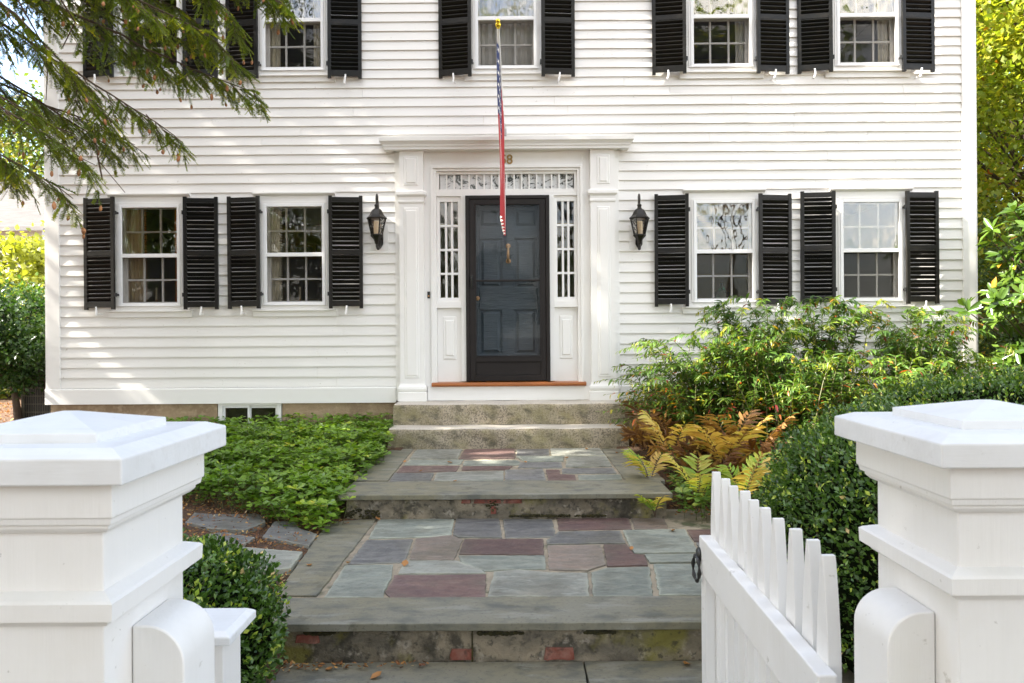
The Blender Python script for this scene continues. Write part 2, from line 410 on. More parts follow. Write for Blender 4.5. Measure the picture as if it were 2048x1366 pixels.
# ---- corner boards, water table, side and back walls, floors, roof
for xa, xb in ((HX0, HX0 + .15), (HX1 - .15, HX1)):
    c = MB(); c.box(xa, xb, -.036, .03, WT1 - .002, 6.35)
    xs = xa - .022 if xa < 0 else xb; c.box(xs, xs + .022, -.030, .16, WT1 - .002, 6.35)
    c.build('corner_board', M['trim'], house, bevel=.003)
for xa, xb in ((HX0 - .024, DX0 - .001), (DX1 + .001, HX1 + .024)):
    w = MB(); w.xprof([(.03, WT0), (-.044, WT0), (-.044, WT1 - .014), (-.026, WT1 - .003), (.03, WT1 - .003)], xa, xb)
    w.build('water_table', M['trim'], house, bevel=.002)
bwx0, bwx1, bwz = fx(437, 835), fx(563, 835), fz(862)
f = MB()
f.box(HX0 + .02, bwx0 - .012, -.005, .3, -.2, WT0 - .001); f.box(bwx1 + .012, HX1 - .02, -.005, .3, -.2, WT0 - .001)
f.box(bwx0 - .012, bwx1 + .012, -.005, .3, -.2, bwz)
f.build('foundation', M['found'], house)
w = MB()
w.box(HX0 + .002, HX0 + .10, .17, 7.6, WT0, 6.35); w.box(HX1 - .10, HX1 - .002, .17, 7.6, WT0, 6.35)
w.box(HX0 + .1, HX1 - .1, 7.5, 7.6, WT0, 6.35)
w.prism([(HX0 + .01, .17, 6.35), (HX0 + .01, 7.6, 6.35), (HX0 + .01, 3.9, 8.4)], (.09, 0, 0))
w.prism([(HX1 - .10, .17, 6.35), (HX1 - .10, 7.6, 6.35), (HX1 - .10, 3.9, 8.4)], (.09, 0, 0))
w.build('outer_wall', M['clap'], house)
r = MB()
r.prism([(HX0 - .25, -.17, 6.30), (HX0 - .25, -.17, 6.44), (HX0 - .25, 3.9, 8.62), (HX0 - .25, 3.9, 8.42)], (HX1 - HX0 + .5, 0, 0))
r.prism([(HX0 - .25, 8.2, 6.30), (HX0 - .25, 3.901, 8.42), (HX0 - .25, 3.901, 8.62), (HX0 - .25, 8.2, 6.46)], (HX1 - HX0 + .5, 0, 0))
r.build('roof', M['shingle'], house)
c = MB(); c.xprof([(.0, 6.06), (-.03, 6.06), (-.03, 6.18), (-.12, 6.20), (-.145, 6.298), (.0, 6.298)], HX0 - .1, HX1 + .1)
c.build('eave_cornice', M['trim'], house)
F1, F2 = fz(768), 3.62
r = MB(); r.box(HX0 + .11, HX1 - .11, .16, 7.49, F1 - .2, F1); r.box(HX0 + .11, HX1 - .11, .16, 7.49, F2 - .2, F2); r.box(HX0 + .11, HX1 - .11, .16, 7.49, 6.1, 6.3)
r.build('inner_floor', M['roomfloor'], house)
r = MB()
for z0, z1 in ((F1 + .001, F2 - .201), (F2 + .001, 6.099)):
    r.box(HX0 + .11, HX1 - .11, 3.6, 3.7, z0, z1)
    for xx in (-1.55, 1.5): r.box(xx, xx + .1, .16, 3.599, z0, z1)
    r.box(HX0 + .101, HX0 + .109, .16, 3.599, z0, z1)
r.build('inner_wall', M['roomwall'], house)

# ---- windows
def make_window():
    h = GW / 2
    c = MB()
    for s in (-1, 1):
        a, b = sorted((s * (h + .036), s * (h + .135))); c.box(a, b, -.036, .03, -.085, GH + .036)
        a, b = sorted((s * (h + .0365), s * (h + .06))); c.box(a, b, -.046, -.036, -.04, GH + .036)
    c.box(-h - .135, h + .135, -.036, .03, GH + .0365, GH + .128)
    c.box(-h - .06, h + .06, -.046, -.036, GH + .0365, GH + .06)
    win = c.build('window', M['trim'], house, local=True, bevel=.0025, loc=(0, 0, 0))
    k = MB(); k.xprof([(.0, GH + .129), (-.040, GH + .129), (-.075, GH + .148), (-.075, GH + .160), (.0, GH + .168)], -h - .155, h + .155)
    k.build('drip_cap', M['trim'], win, local=True, bevel=.002)
    k = MB(); k.xprof([(.03, -.168), (-.042, -.168), (-.042, -.106), (-.070, -.104), (-.070, -.088), (-.03, -.086), (.03, -.086)], -h - .165, h + .165)
    k.build('sill', M['trim'], win, local=True, bevel=.002)
    k = MB(); k.box(-h - .035, h + .035, -.036, .03, -.0855, -.036)
    k.build('subsill', M['trim'], win, local=True)
    k = MB(); w = .0355
    k.box(-h - w, -h, -.052, -.02, -w, GH + w); k.box(h, h + w, -.052, -.02, -w, GH + w)
    k.box(-h, h, -.052, -.02, GH, GH + w); k.box(-h, h, -.052, -.02, -w, 0)
    k.box(-h, h, -.050, -.022, .528, .572)
    k.box(-h - w - .004, h + w + .004, -.060, -.052, -w - .004, -w + .008)
    k.build('storm_frame', M['vinyl'], win, local=True, bevel=.003)
    def sash(zb, zt, y, name='sash'):
        s = MB(); st = .022
        s.box(-h - .02, -h + st, y, y + .035, zb, zt); s.box(h - st, h + .02, y, y + .035, zb, zt)
        s.box(-h + st, h - st, y, y + .035, zb, zb + .035); s.box(-h + st, h - st, y, y + .035, zt - .03, zt)
        mw = .0105; zm = (zb + zt) / 2
        for q in (-1, 1):
            s.box(q * GW / 6 - mw, q * GW / 6 + mw, y + .004, y + .031, zb + .035, zt - .03)
        for a, b in ((-h + st, -GW / 6 - mw), (-GW / 6 + mw, GW / 6 - mw), (GW / 6 + mw, h - st)):
            s.box(a, b, y + .006, y + .029, zm - mw, zm + mw)
        s.build(name, M['sash'], win, local=True, bevel=.002)
    sash(.535, GH + .02, .004); sash(-.02, .565, .044)
    g = MB(); g.box(-h, h, -.034, -.031, .572, GH); g.build('pane', M['oldglass'], win, local=True)
    g = MB(); g.box(-h, h, .058, .061, -.01, .55); g.build('pane', M['glass'], win, local=True)
    g = MB(); g.box(-h, h, -.0265, -.0255, 0, .528); g.build('insect_screen', M['screen'], win, local=True)
    g = MB(); g.box(-h - .10, h + .10, .085, .24, -.05, -.022); g.build('stool', M['sash'], win, local=True)
    g = MB(); g.box(-h - .14, -h - .021, .031, .155, -.05, GH + .05); g.box(h + .021, h + .14, .031, .155, -.05, GH + .05)
    g.box(-h - .02, h + .02, .031, .155, GH + .021, GH + .09); g.build('jamb', M['sash'], win, local=True)
    return win
win0 = make_window()
spots = [(x, ZB1) for x, _ in WIN1] + [(x, ZB2) for x, _ in WIN2]
for i, (x, zb) in enumerate(spots):
    w = win0 if i == 0 else copy_tree(win0)
    w.location = (x, 0, zb - HB)

# ---- shutters
def make_shutter(sg):
    SW, SH = .388, 1.302
    st, t = .040, .016
    def bx(mb, a, b, y0, y1, z0, z1):
        a, b = sorted((a * sg, b * sg)); mb.box(a, b, y0, y1, z0, z1)
    s = MB()
    bx(s, 0, st, -t, t, 0, SH); bx(s, SW - st, SW, -t, t, 0, SH)
    rails = [(.026, .092), (.622, .680), (1.232, 1.286)]
    for a, b in rails: bx(s, st, SW - st, -t + .002, t - .002, a, b)
    for (lo, hi) in ((.092, .622), (.680, 1.232)):
        n = 11; p = (hi - lo) / n
        for i in range(n):
            zc = lo + (i + .5) * p + random.uniform(-.0015, .0015)
            dz = .017 + random.uniform(-.003, .003); th = .0042
            # outer edge (towards the street) higher than the inner edge
            pr = [(-.017, zc + dz - th), (-.017, zc + dz + th), (.015, zc - dz + th), (.015, zc - dz - th)]
            a, b = sorted((sg * (st - .002), sg * (SW - st + .002)))
            s.prism([(a, y, z) for y, z in pr], (b - a, 0, 0))
    o = s.build('shutter', M['shut'], house, local=True, bevel=.0018, loc=(0, 0, 0))
    for zh in (.17, 1.12):
        k = MB(); bx(k, -.016, .012, -.012, .022, zh - .022, zh + .022); bx(k, -.008, -.001, .0225, .09, zh - .012, zh + .012)
        k.build('hinge', M['iron'], o, local=True, bevel=.002)
    k = MB(); xm = sg * SW * .52
    k.tube([(xm + .006 * sg, -.044, .032), (xm, -.048, -.02), (xm - .012, -.040, -.066)], [.0095, .011, .0125], 8)
    k.tube([(xm - .006, -.040, -.05), (xm - .006, .10, -.052)], .006, 6)
    k.build('holdback', M['vinyl'], o, local=True, smooth=True)
    return o
protos = {-1: make_shutter(-1), 1: make_shutter(1)}
used = {-1: False, 1: False}
SHUT = []
for (xl, xr, top, bot, k) in ((229.8, 367.8, 397, 619, 1), (520.6, 658.2, 394, 617, 1), (1378, 1518.5, 386, 613, 1), (1671.5, 1813.5, 383, 608, 1),
                              (226, 366, -70, 154, 2), (516, 655.5, -70, 156, 2), (943, 1083, -72, 152, 2), (1373, 1514, -76, 146, 2), (1666, 1805, -80, 143, 2)):
    for sg, px in ((-1, xl), (1, xr)):
        yh = -.108 + random.uniform(-.01, .01)
        p = pt(px, bot, yh)
        ang = {1: {-1: .135, 1: .09}, 2: {-1: .17, 1: .10}}[k][sg] + random.uniform(-.03, .03)
        o = protos[sg] if not used[sg] else copy_tree(protos[sg])
        used[sg] = True
        o.location = (p.x, yh, p.z - HB); o.rotation_euler = (0, random.uniform(-.004, .004), ang * sg)

# ---- front entrance
en = MB()
zc = fz(304)
P1 = .832
en.box(DX0, fx(864), -.034, 0, P1, zc); en.box(fx(1167), DX1, -.034, 0, P1, zc)
en.box(fx(864), fx(1167), -.034, 0, fz(332), zc)
entr = en.build('door_surround', M['trim'], house, bevel=.002)
cs = MB()
for a, b in ((864, 869.5), (1161.5, 1167)): cs.box(fx(a), fx(b), -.062, .08, fz(771), fz(332.2))
cs.box(fx(869.5), fx(1161.5), -.062, .08, fz(337.4), fz(332.2))
for a, b in ((869.5, 875), (1156, 1161.5)): cs.box(fx(a), fx(b), -.044, .08, fz(771), fz(337.6))
cs.box(fx(875), fx(1156), -.044, .08, fz(342.5), fz(337.6))
cs.build('inner_casing', M['trim'], entr, bevel=.002)
k = MB()
zt_, zl_ = pt(1015, 273.5, -.2).z, pt(1015, 297, -.17).z
loft_rect(k, [(zc - .002, .012), (zc + .016, .030), (zc + .020, .040), (zl_ - .004, .085), (zl_, .145), (zl_ + .030, .148), (zl_ + .033, .158), (zl_ + .052, .162), (zl_ + .085, .186), (zl_ + .088, .194), (zt_, .196), (zt_ + .015, .13), (zt_ + .02, .05)],
          fx(800), fx(1232), -.022, .0)
k.build('cornice', M['trim'], entr)
for (pa, pb, ca, cb, ba, bb, na, nb) in ((803, 851, 798, 856, 800.5, 855.5, 812, 841), (1181, 1229, 1175.5, 1234, 1178, 1235.5, 1194, 1219.5)):
    k = MB(); x0, x1 = fx(pa), fx(pb)
    k.box(x0, x1, -.105, -.034, P1 + .1, zc - .003)
    yfrustum(k, fx(na), fx(nb), fz(372.5), fz(315), -.105, -.113, .006); yfrustum(k, fx(na + 5), fx(nb - 5), fz(368), fz(320), -.113, -.122, .006)
    yfrustum(k, fx(na), fx(nb), fz(754), fz(417), -.105, -.113, .006); yfrustum(k, fx(na + 4), fx(nb - 4), fz(749), fz(422), -.113, -.121, .006)
    pil = k.build('pilaster', M['trim'], entr)
    k = MB(); q = fx(cb) - fx(pb)
    loft_rect(k, [(fz(408.5), .004), (fz(406), .012), (fz(403), .012), (fz(402), .004), (fz(396), .006), (fz(393), q - .008), (fz(391.5), q), (fz(386), q), (fz(384), q - .008)], x0, x1, -.105, -.034)
    k.build('capital', M['trim'], pil)
    k = MB()
    loft_rect(k, [(P1 + .001, .026), (fz(782.5), .026), (fz(781.5), .014), (fz(779), .022), (fz(775), .026), (fz(771), .022), (fz(769), .012), (fz(765), .004)], x0, x1, -.105, -.034)
    k.build('base', M['trim'], pil)
# transom with its eighteen small panes
k = MB(); x0, x1, z0, z1 = fx(875), fx(1156), fz(383.5), fz(342.6)
rect_frame(k, x0, x1, z0, z1, .032, -.012, .06)
ax0, ax1, az0, az1 = x0 + .032, x1 - .032, z0 + .032, z1 - .032
pw = (ax1 - ax0) / 18
for i in range(1, 18): k.box(ax0 + i * pw - .009, ax0 + i * pw + .009, .0, .05, az0 + .0005, az1 - .0005)
tr = k.build('transom_window', M['trim'], entr, bevel=.0015)
m_, t_, out_ = new_mat('painted_reflection_pane')
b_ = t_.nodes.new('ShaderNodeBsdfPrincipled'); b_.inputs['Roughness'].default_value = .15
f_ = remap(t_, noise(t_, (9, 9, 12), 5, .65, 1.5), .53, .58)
t_.links.new(mixc(t_, f_, (.60, .60, .59), (.035, .038, .03)), b_.inputs['Base Color']); t_.links.new(b_.outputs[0], out_.inputs[0])  # pale sky and dark branches: a reflection painted into the pane colour
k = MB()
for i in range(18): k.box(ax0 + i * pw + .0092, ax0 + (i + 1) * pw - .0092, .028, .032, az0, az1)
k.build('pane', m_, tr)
# rails and posts round the door
k = MB()
k.box(fx(875), fx(1156), -.02, .08, fz(392), fz(383.7))
for a, b in ((923.8, 933), (1100, 1109.5)): k.box(fx(a), fx(b), -.03, .08, fz(762), fz(392.1))
for a, b in ((875, 923.7), (1109.6, 1156)): k.box(fx(a), fx(b), -.02, .08, fz(615), fz(602.8))
k.build('door_post', M['trim'], entr, bevel=.002)
for a, b in ((875.2, 923.6), (1109.7, 1155.9)):
    k = MB(); x0, x1, z0, z1 = fx(a), fx(b), fz(602.7), fz(392.2)
    k.box(x0, x0 + .036, .0, .07, z0, z1); k.box(x1 - .036, x1, .0, .07, z0, z1)
    k.box(x0 + .036, x1 - .036, .0, .07, z0, z0 + .048); k.box(x0 + .036, x1 - .036, .0, .07, z1 - .062, z1)
    ax0, ax1, az0, az1 = x0 + .036, x1 - .036, z0 + .048, z1 - .062
    cw = (ax1 - ax0) / 3; rh = (az1 - az0) / 4
    for i in (1, 2): k.box(ax0 + i * cw - .0125, ax0 + i * cw + .0125, .008, .06, az0 + .0005, az1 - .0005)
    for j in (1, 2, 3):
        for i in range(3):
            k.box(ax0 + i * cw + (.0126 if i else .0), ax0 + (i + 1) * cw - (.0126 if i < 2 else 0), .010, .058, az0 + j * rh - .0125, az0 + j * rh + .0125)
    s_ = k.build('sidelight', M['trim'], entr, bevel=.0015)
    k = MB(); k.box(ax0 - .004, ax1 + .004, .036, .039, az0 - .004, az1 + .004); k.build('pane', M['sideglass'], s_)
    k = MB(); k.box(x0, x1, .02, .06, fz(771), fz(615.2))
    cx_ = (x0 + x1) / 2
    yfrustum(k, cx_ - .078, cx_ + .078, fz(718), fz(632), .02, .008, .008); yfrustum(k, cx_ - .052, cx_ + .052, fz(711), fz(639), .008, -.004, .012)
    k.build('side_panel', M['trim'], entr, bevel=.002)
k = MB(); k.box(fx(856), fx(1179), -.07, -.035, P1 + .001, fz(771.5)); k.box(fx(856), fx(1179), -.0345, .06, P1 + .001, fz(772))
k.build('riser_board', M['trim'], entr, bevel=.003)
k = MB(); k.xprof([(.10, fz(771.3)), (-.105, fz(771.3)), (-.115, fz(768)), (-.110, fz(764)), (.10, fz(762))], fx(864.5), fx(1170.5))
k.build('threshold', M['sillw'], entr, bevel=.003)
# house number
def digits(txt, x, z, size, y, mat, parent):
    for ch, dx in txt:
        cu = bpy.data.curves.new('digit', 'FONT'); cu.body = ch; cu.size = size; cu.extrude = .004; cu.offset = .0025; cu.align_x = 'CENTER'
        tmp = bpy.data.objects.new('tmp', cu); COL.objects.link(tmp)
        dg = bpy.context.evaluated_depsgraph_get(); me = bpy.data.meshes.new_from_object(tmp.evaluated_get(dg))
        bpy.data.objects.remove(tmp)
        me.transform(Matrix.Rotation(R_(90), 4, 'X')); me.materials.clear(); me.materials.append(mat)
        o = bpy.data.objects.new('house_number', me); link(o, parent)
        o.location = Vector((x + dx, y, z)) - WL[parent.name]
digits((('5', -.0365), ('8', .0365)), fx(1015.5), fz(329), .152, -.0395, M['num'], entr)

# front door
dY = .085
def dpx(x, y): p = pt(x, y, dY); return p.x, p.z
k = MB()
xa, za = dpx(944, 762); xb, zb = dpx(1089, 398)
k.box(xa, xb, dY + .022, dY + .05, za, zb)
def dbox(a, b, c, d):
    x0, z1 = dpx(a, c); x1, z0 = dpx(b, d); k.box(x0, x1, dY, dY + .022, z0, z1)
cols = ((958.5, 1004), (1029, 1074)); rows = ((417, 454), (476.5, 575.5), (619, 708.5))
dbox(944, 958.5, 398, 762); dbox(1074, 1089, 398, 762)
ys = [398, 417, 454, 476.5, 575.5, 619, 708.5, 762]
for i in (0, 2, 4, 6): dbox(958.52, 1073.98, ys[i], ys[i + 1])
for i in (1, 3, 5): dbox(1004, 1029, ys[i] + .02, ys[i + 1] - .02)
for c0, c1 in cols:
    for r0, r1 in rows:
        x0, z1 = dpx(c0 + 3.5, r0 + 3.5); x1, z0 = dpx(c1 - 3.5, r1 - 3.5)
        yfrustum(k, x0, x1, z0, z1, dY + .022, dY + .004, .030)
fd = k.build('front_door', M['door'], house, bevel=.003)
k = MB(); p = pt(1016.5, 507, dY)
k.tube([(p.x, dY - .005, p.z + .085), (p.x, dY - .05, p.z + .075), (p.x, dY - .058, p.z + .02), (p.x, dY - .058, p.z - .04), (p.x, dY - .05, p.z - .08), (p.x, dY - .006, p.z - .088)], [.016, .013, .016, .017, .013, .016], 10)
k.lathe([(.006, -.001), (.028, -.003), (.028, -.009), (.012, -.016)], 14, (p.x, dY, p.z + .088), axis='Y'); k.lathe([(.006, -.001), (.03, -.003), (.03, -.009), (.012, -.016)], 14, (p.x, dY, p.z - .09), axis='Y')
k.build('door_knocker', M['brass'], fd, smooth=True)
k = MB(); p = pt(955.5, 597, dY)
k.lathe([(.022, 0), (.022, -.006), (.010, -.010), (.010, -.03), (.022, -.038), (.027, -.05), (.022, -.062), (.004, -.066)], 16, (p.x, dY, p.z), axis='Y')
k.build('door_knob', M['brass'], fd, smooth=True)
# storm door
k = MB()
k.box(fx(933), fx(940), -.064, -.01, fz(762), fz(392.2)); k.box(fx(1092.5), fx(1100), -.064, -.01, fz(762), fz(392.2)); k.box(fx(940), fx(1092.5), -.064, -.01, fz(399), fz(392.2))
sf = k.build('storm_door', M['storm'], house, bevel=.003)
k = MB()
a0, a1, b0, b1 = fx(940.4), fx(1092.1), fz(761), fz(399.4)
k.box(a0, fx(951.5), -.050, -.014, b0, b1); k.box(fx(1082), a1, -.050, -.014, b0, b1)
k.box(fx(951.5), fx(1082), -.050, -.014, fz(408.6), b1); k.box(fx(951.5), fx(1082), -.050, -.014, b0, fz(750)); k.box(fx(951.5), fx(1082), -.050, -.014, fz(723), fz(713))
k.box(fx(951.5), fx(1082), -.046, -.018, fz(563.5), fz(559.5))
k.box(fx(951.5), fx(1082), -.036, -.026, fz(749.9), fz(723.1))
rect_frame(k, fx(952), fx(1081.6), fz(749.6), fz(723.4), .012, -.042, -.0361)
rect_frame(k, fx(951.6), fx(1081.9), fz(712.9), fz(408.7), .012, -.056, -.0501)
k.build('door_leaf', M['storm'], sf, bevel=.003)
k = MB(); k.box(fx(951.5) - .003, fx(1082) + .003, -.0335, -.0305, fz(713) - .003, fz(408.6) + .003); k.build('pane', M['dglass'], sf)
k = MB(); p = pt(943.3, 563, -.05)
k.box(p.x - .014, p.x + .014, -.058, -.0502, p.z - .075, p.z + .075)
k.tube([(p.x, -.058, p.z + .05), (p.x, -.088, p.z + .04), (p.x, -.09, p.z - .05), (p.x + .003, -.064, p.z - .085)], [.009, .011, .010, .007], 8)
k.build('handle', M['iron'], sf, smooth=True)

# ---- basement window
k = MB(); x0, x1, z0, z1 = bwx0, bwx1, bwz, WT0 - .002
k.box(x0, x0 + .05, -.012, .06, z0, z1); k.box(x1 - .05, x1, -.012, .06, z0, z1); k.box(x0 + .05, x1 - .05, -.012, .06, z1 - .026, z1); k.box(x0 + .05, x1 - .05, -.012, .06, z0, z0 + .03)
bw = k.build('basement_window', M['trim'], house, bevel=.002)
k = MB(); xm = fx(497, 835)
rect_frame(k, x0 + .052, xm + .012, z0 + .032, z1 - .028, .024, .004, .024); rect_frame(k, xm - .006, x1 - .052, z0 + .032, z1 - .028, .028, .026, .046)
k.build('sash', M['vinyl'], bw, bevel=.002)
k = MB(); k.box(x0 + .07, xm, .013, .016, z0 + .05, z1 - .045); k.box(xm + .01, x1 - .07, .034, .037, z0 + .05, z1 - .045); k.build('pane', M['glass'], bw)
k = MB(); k.box(x0 - .02, x1 + .02, .32, .34, z0 - .2, z1 + .1); k.build('inner_wall', M['roomdark'], bw)

# =================================================================== THINGS ON AND IN THE HOUSE
def wall_lantern(px, label):
    # origin at the foot of the wall plate
    top, bot = 388, 493
    p = pt(px, 440, -.16)
    root = empty('wall_lantern', (p.x, -.03, p.z), label, 'lantern', 'black carriage lanterns beside the front door')
    L = lambda pts: [(a, b - .13, c) for a, b, c in pts]
    sc_ = (D - .16) / FPX
    def zz(y): return (440 - y) * sc_
    k = MB(); c = (0, -.13, 0)
    k.lathe([(.115, zz(438.5)), (.118, zz(436)), (.085, zz(430.5)), (.066, zz(423.5)), (.052, zz(419.5)), (.026, zz(416.5)), (.022, zz(413)), (.028, zz(411.5)), (.026, zz(409.5)), (.012, zz(407)), (.011, zz(405))], 6, c, rot=0)
    roof = k.build('lantern_roof', M['lantern'], root, local=True, bevel=.002)
    k = MB()
    k.tube(L([(0, 0, zz(407)), (.0, -.004, zz(400)), (.0, .0, zz(392)), (.0, .02, zz(388.5)), (.0, .045, zz(391)), (.002, .055, zz(400)), (.004, .075, zz(412)), (.008, .125, zz(420))]), [.010, .014, .013, .012, .012, .011, .011, .012], 8)
    k.build('top_scroll', M['lantern'], root, local=True, smooth=True)
    zt2, zb2 = zz(438.5), zz(470); rt, rb = .102, .062
    k = MB()
    for i in range(6):
        a = math.pi / 3 * i
        k.tube([(rt * math.cos(a), -.13 + rt * math.sin(a), zt2), (rb * math.cos(a), -.13 + rb * math.sin(a), zb2)], .0065, 6)
    k.build('cage', M['lantern'], root, local=True)
    k = MB(); r0, r1 = rt - .004, rb - .004
    for i in range(6):
        a, b = math.pi / 3 * i, math.pi / 3 * (i + 1)
        q = [Vector((r * math.cos(t), -.13 + r * math.sin(t), z)) for r, t, z in ((r1, a, zb2), (r1, b, zb2), (r0, b, zt2), (r0, a, zt2))]
        n = (q[1] - q[0]).cross(q[3] - q[0]).normalized() * .002
        k.prism(q, n)
    k.build('lantern_glass', M['lglass'], root, local=True)
    k = MB(); k.lathe([(.034, zb2 + .004), (.036, zb2 + .06), (.035, zz(443))], 14, c); k.build('candle_cover', M['bulb'], root, local=True, smooth=True)
    k = MB()
    k.lathe([(.010, zz(489)), (.024, zz(487)), (.030, zz(482)), (.040, zz(478)), (.062, zz(474)), (.074, zz(471.5)), (.074, zz(469.5)), (.06, zz(468.5))], 6, c)
    k.build('cup', M['lantern'], root, local=True, bevel=.002)
    k = MB()
    k.tube(L([(.0, 0, zz(486)), (.0, .0, zz(492)), (.004, .05, zz(496)), (.012, .09, zz(490)), (.014, .115, zz(478))]), [.014, .016, .02, .022, .022], 8)
    k.build('arm', M['lantern'], root, local=True, smooth=True)
    k = MB(); k.prism([(.052, .0, zz(486)), (.052, .0, zz(448)), (-.028, .0, zz(448)), (-.028, 0, zz(486)), (.0, 0, zz(495)), (.02, 0, zz(495))], (0, -.022, 0))
    k.build('wall_plate', M['lantern'], root, local=True, bevel=.003)
    k = MB(); k.box(-.10, .11, .004, .010, zz(499), zz(446)); k.build('mount_board', M['trim'], root, local=True, bevel=.002)
wall_lantern(753.5, 'black six-sided carriage lantern on the wall next to the left pilaster')
wall_lantern(1279, 'black six-sided carriage lantern on the wall between the right pilaster and a shutter')
k = MB(); p = pt(857.5, 590, -.035)
db = empty('doorbell', (p.x, -.0345, p.z), 'small black doorbell button on the white trim left of the front door', 'doorbell')
k.box(-.016, .016, -.012, 0, -.040, .040); k.build('plate', M['iron'], db, local=True, bevel=.003)
k = MB(); k.lathe([(.010, -.012), (.010, -.017), (.004, -.019)], 12, (0, 0, -.012), axis='Y'); k.build('button', M['brass'], db, local=True, smooth=True)

def curtain(px0, px1, win, mat, label, y=.118, amp=.013, waves=5, z0=None, z1=None, fringe=None):
    zb = ZB1 if win[0] == 'W' else ZB2
    z0 = zb - .02 if z0 is None else z0; z1 = zb + GH + .08 if z1 is None else z1
    yc = 600 if win[0] == 'W' else 60
    x0, x1 = pt(px0, yc - 90, y).x, pt(px1, yc - 90, y).x
    root = empty('curtain', ((x0 + x1) / 2, y, z0), label, 'curtain')
    n = 40; vs = []; fs = []
    for j in range(7):
        v = j / 6
        for i in range(n + 1):
            u = i / n
            yy = amp * math.sin(u * waves * 2 * math.pi + .6 * math.sin(v * 3)) + .006 * math.sin(u * 23)
            vs.append((x0 + (x1 - x0) * u + .004 * math.sin(v * 7) - (x0 + x1) / 2, yy, (z1 - z0) * v))
    for j in range(6):
        for i in range(n):
            a = j * (n + 1) + i; fs.append((a, a + 1, a + n + 2, a + n + 1))
    k = MB(); k.add(vs, fs); o = k.build('cloth', M[mat], root, local=True, smooth=True)
    sm = o.modifiers.new('solid', 'SOLIDIFY'); sm.thickness = .002
    if fringe:
        k = MB(); xe = (x1 - x0) / 2
        for i in range(40):
            z = (z1 - z0) * (i + .5) / 40; k.tube([(xe - .004, 0, z), (xe + .02, -.004, z - .012)], [.006, .009], 5)
        k.build('fringe', M[fringe], root, local=True, smooth=True)
    return root
curtain(249, 290, 'W1', 'curtain_gold', 'tan curtain at the left side of the ground-floor window nearest the left house corner', fringe='curtain_rust')
curtain(350, 366, 'W1', 'curtain_rust', 'rust curtain edge at the right side of the window nearest the left house corner', waves=2)
curtain(536, 561, 'W2', 'curtain_cream', 'cream curtain with a fringe in the ground-floor window beside the left lantern', fringe='curtain_cream')
curtain(532, 560, 'U2', 'curtain_cream', 'cream curtain at the left side of the upper window left of the flag', waves=4)
curtain(626, 648, 'U2', 'curtain_cream', 'cream curtain at the right side of the upper window left of the flag', waves=3)
curtain(954, 1070, 'U3', 'curtain_sheer', 'white sheer curtain across the upper window behind the flag pole', waves=9, amp=.012)
curtain(1470, 1500, 'U4', 'curtain_sheer', 'pale curtain in the upper window right of the flag above a lantern', waves=4)
curtain(1755, 1792, 'U5', 'curtain_cream', 'pale curtain in the upper window nearest the right house corner', waves=4)
p1_ = pt(1393, 404, .2); p2_ = pt(1393, 434, .2)
curtain(1390, 1505, 'W3', 'curtain_cream', 'cream valance across the top of the ground-floor window beside the right lantern', waves=8, z0=p2_.z, z1=p1_.z + .05)
def candle(px, win, label, h=.14):
    x = pt(px, 580, .19).x
    root = empty('candle', (x, .19, ZB1 - .022), label, 'candle')
    k = MB(); k.lathe([(.038, 0), (.04, .006), (.012, .014), (.010, .05), (.018, .06), (.017, .07)], 14); k.build('holder', M['brass'], root, local=True, smooth=True)
    k = MB(); k.lathe([(.0125, .07), (.011, .07 + h), (.003, .075 + h)], 10); k.build('wax', M['candle'], root, local=True, smooth=True)
candle(313, 'W1', 'cream candle standing behind the glass of the window nearest the left house corner')
candle(600, 'W2', 'cream candle standing behind the glass of the window beside the left lantern')
x = pt(1443, 580, .17).x
vb = empty('glass_bottle', (x, .17, ZB1 - .022), 'round green glass bottle on the sill inside the window beside the right lantern', 'bottle')
k = MB(); k.lathe([(.03, 0), (.075, .01), (.09, .06), (.08, .11), (.04, .15), (.022, .17), (.02, .22), (.026, .225)], 20); k.build('glass_body', M['bottle'], vb, local=True, smooth=True)
pa, pb = pt(583, 487, 3.55), pt(632, 519, 3.55)
pf = empty('picture_frame', ((pa.x + pb.x) / 2, 3.597, (pa.z + pb.z) / 2), 'gilt picture frame on the wall deep inside the window beside the left lantern', 'picture')
k = MB(); wx, wz = abs(pb.x - pa.x) / 2, abs(pa.z - pb.z) / 2
rect_frame(k, -wx, wx, -wz, wz, .06, -.05, 0); k.build('frame', M['frame_gold'], pf, local=True, bevel=.008)
k = MB(); k.box(-wx + .06, wx - .06, -.02, -.002, -wz + .06, wz - .06); k.build('canvas', M['picture'], pf, local=True)

# ---- flag
B = pt(1008, 266, -.03); T = pt(996.5, 54, -1.08)
fl = empty('house_flag', B, 'limp red white and blue flag hanging from a white pole above the front door', 'flag')
k = MB(); k.tube([B + Vector((0, -.005, -.01)), T], [.0135, .0115], 10); k.build('pole', M['vinyl'], fl, smooth=True)
u = (T - B).normalized()
k = MB()
def ball(c, r, kk):
    kk.lathe([(r * math.sin(a), -r * math.cos(a)) for a in [math.pi * i / 10 for i in range(11)]], 16, c)
ball(T + u * .022, .030, k); ball(T + u * .066, .024, k); k.lathe([(.015, -.018), (.015, .0)], 12, T + u * .0)
k.build('finial', M['gold'], fl, smooth=True)
k = MB(); k.box(B.x - .028, B.x + .028, -.04, -.028, B.z - .06, B.z + .05); k.tube([B + Vector((0, -.01, -.02)), B + u * .13], .019, 10)
k.build('bracket', M['chrome'], fl, smooth=True, bevel=.002)
NS, NT = 104, 90; FLY = 1.82; HO = .92
rf = random.Random(3); ph = [rf.uniform(0, 6.28) for _ in range(6)]
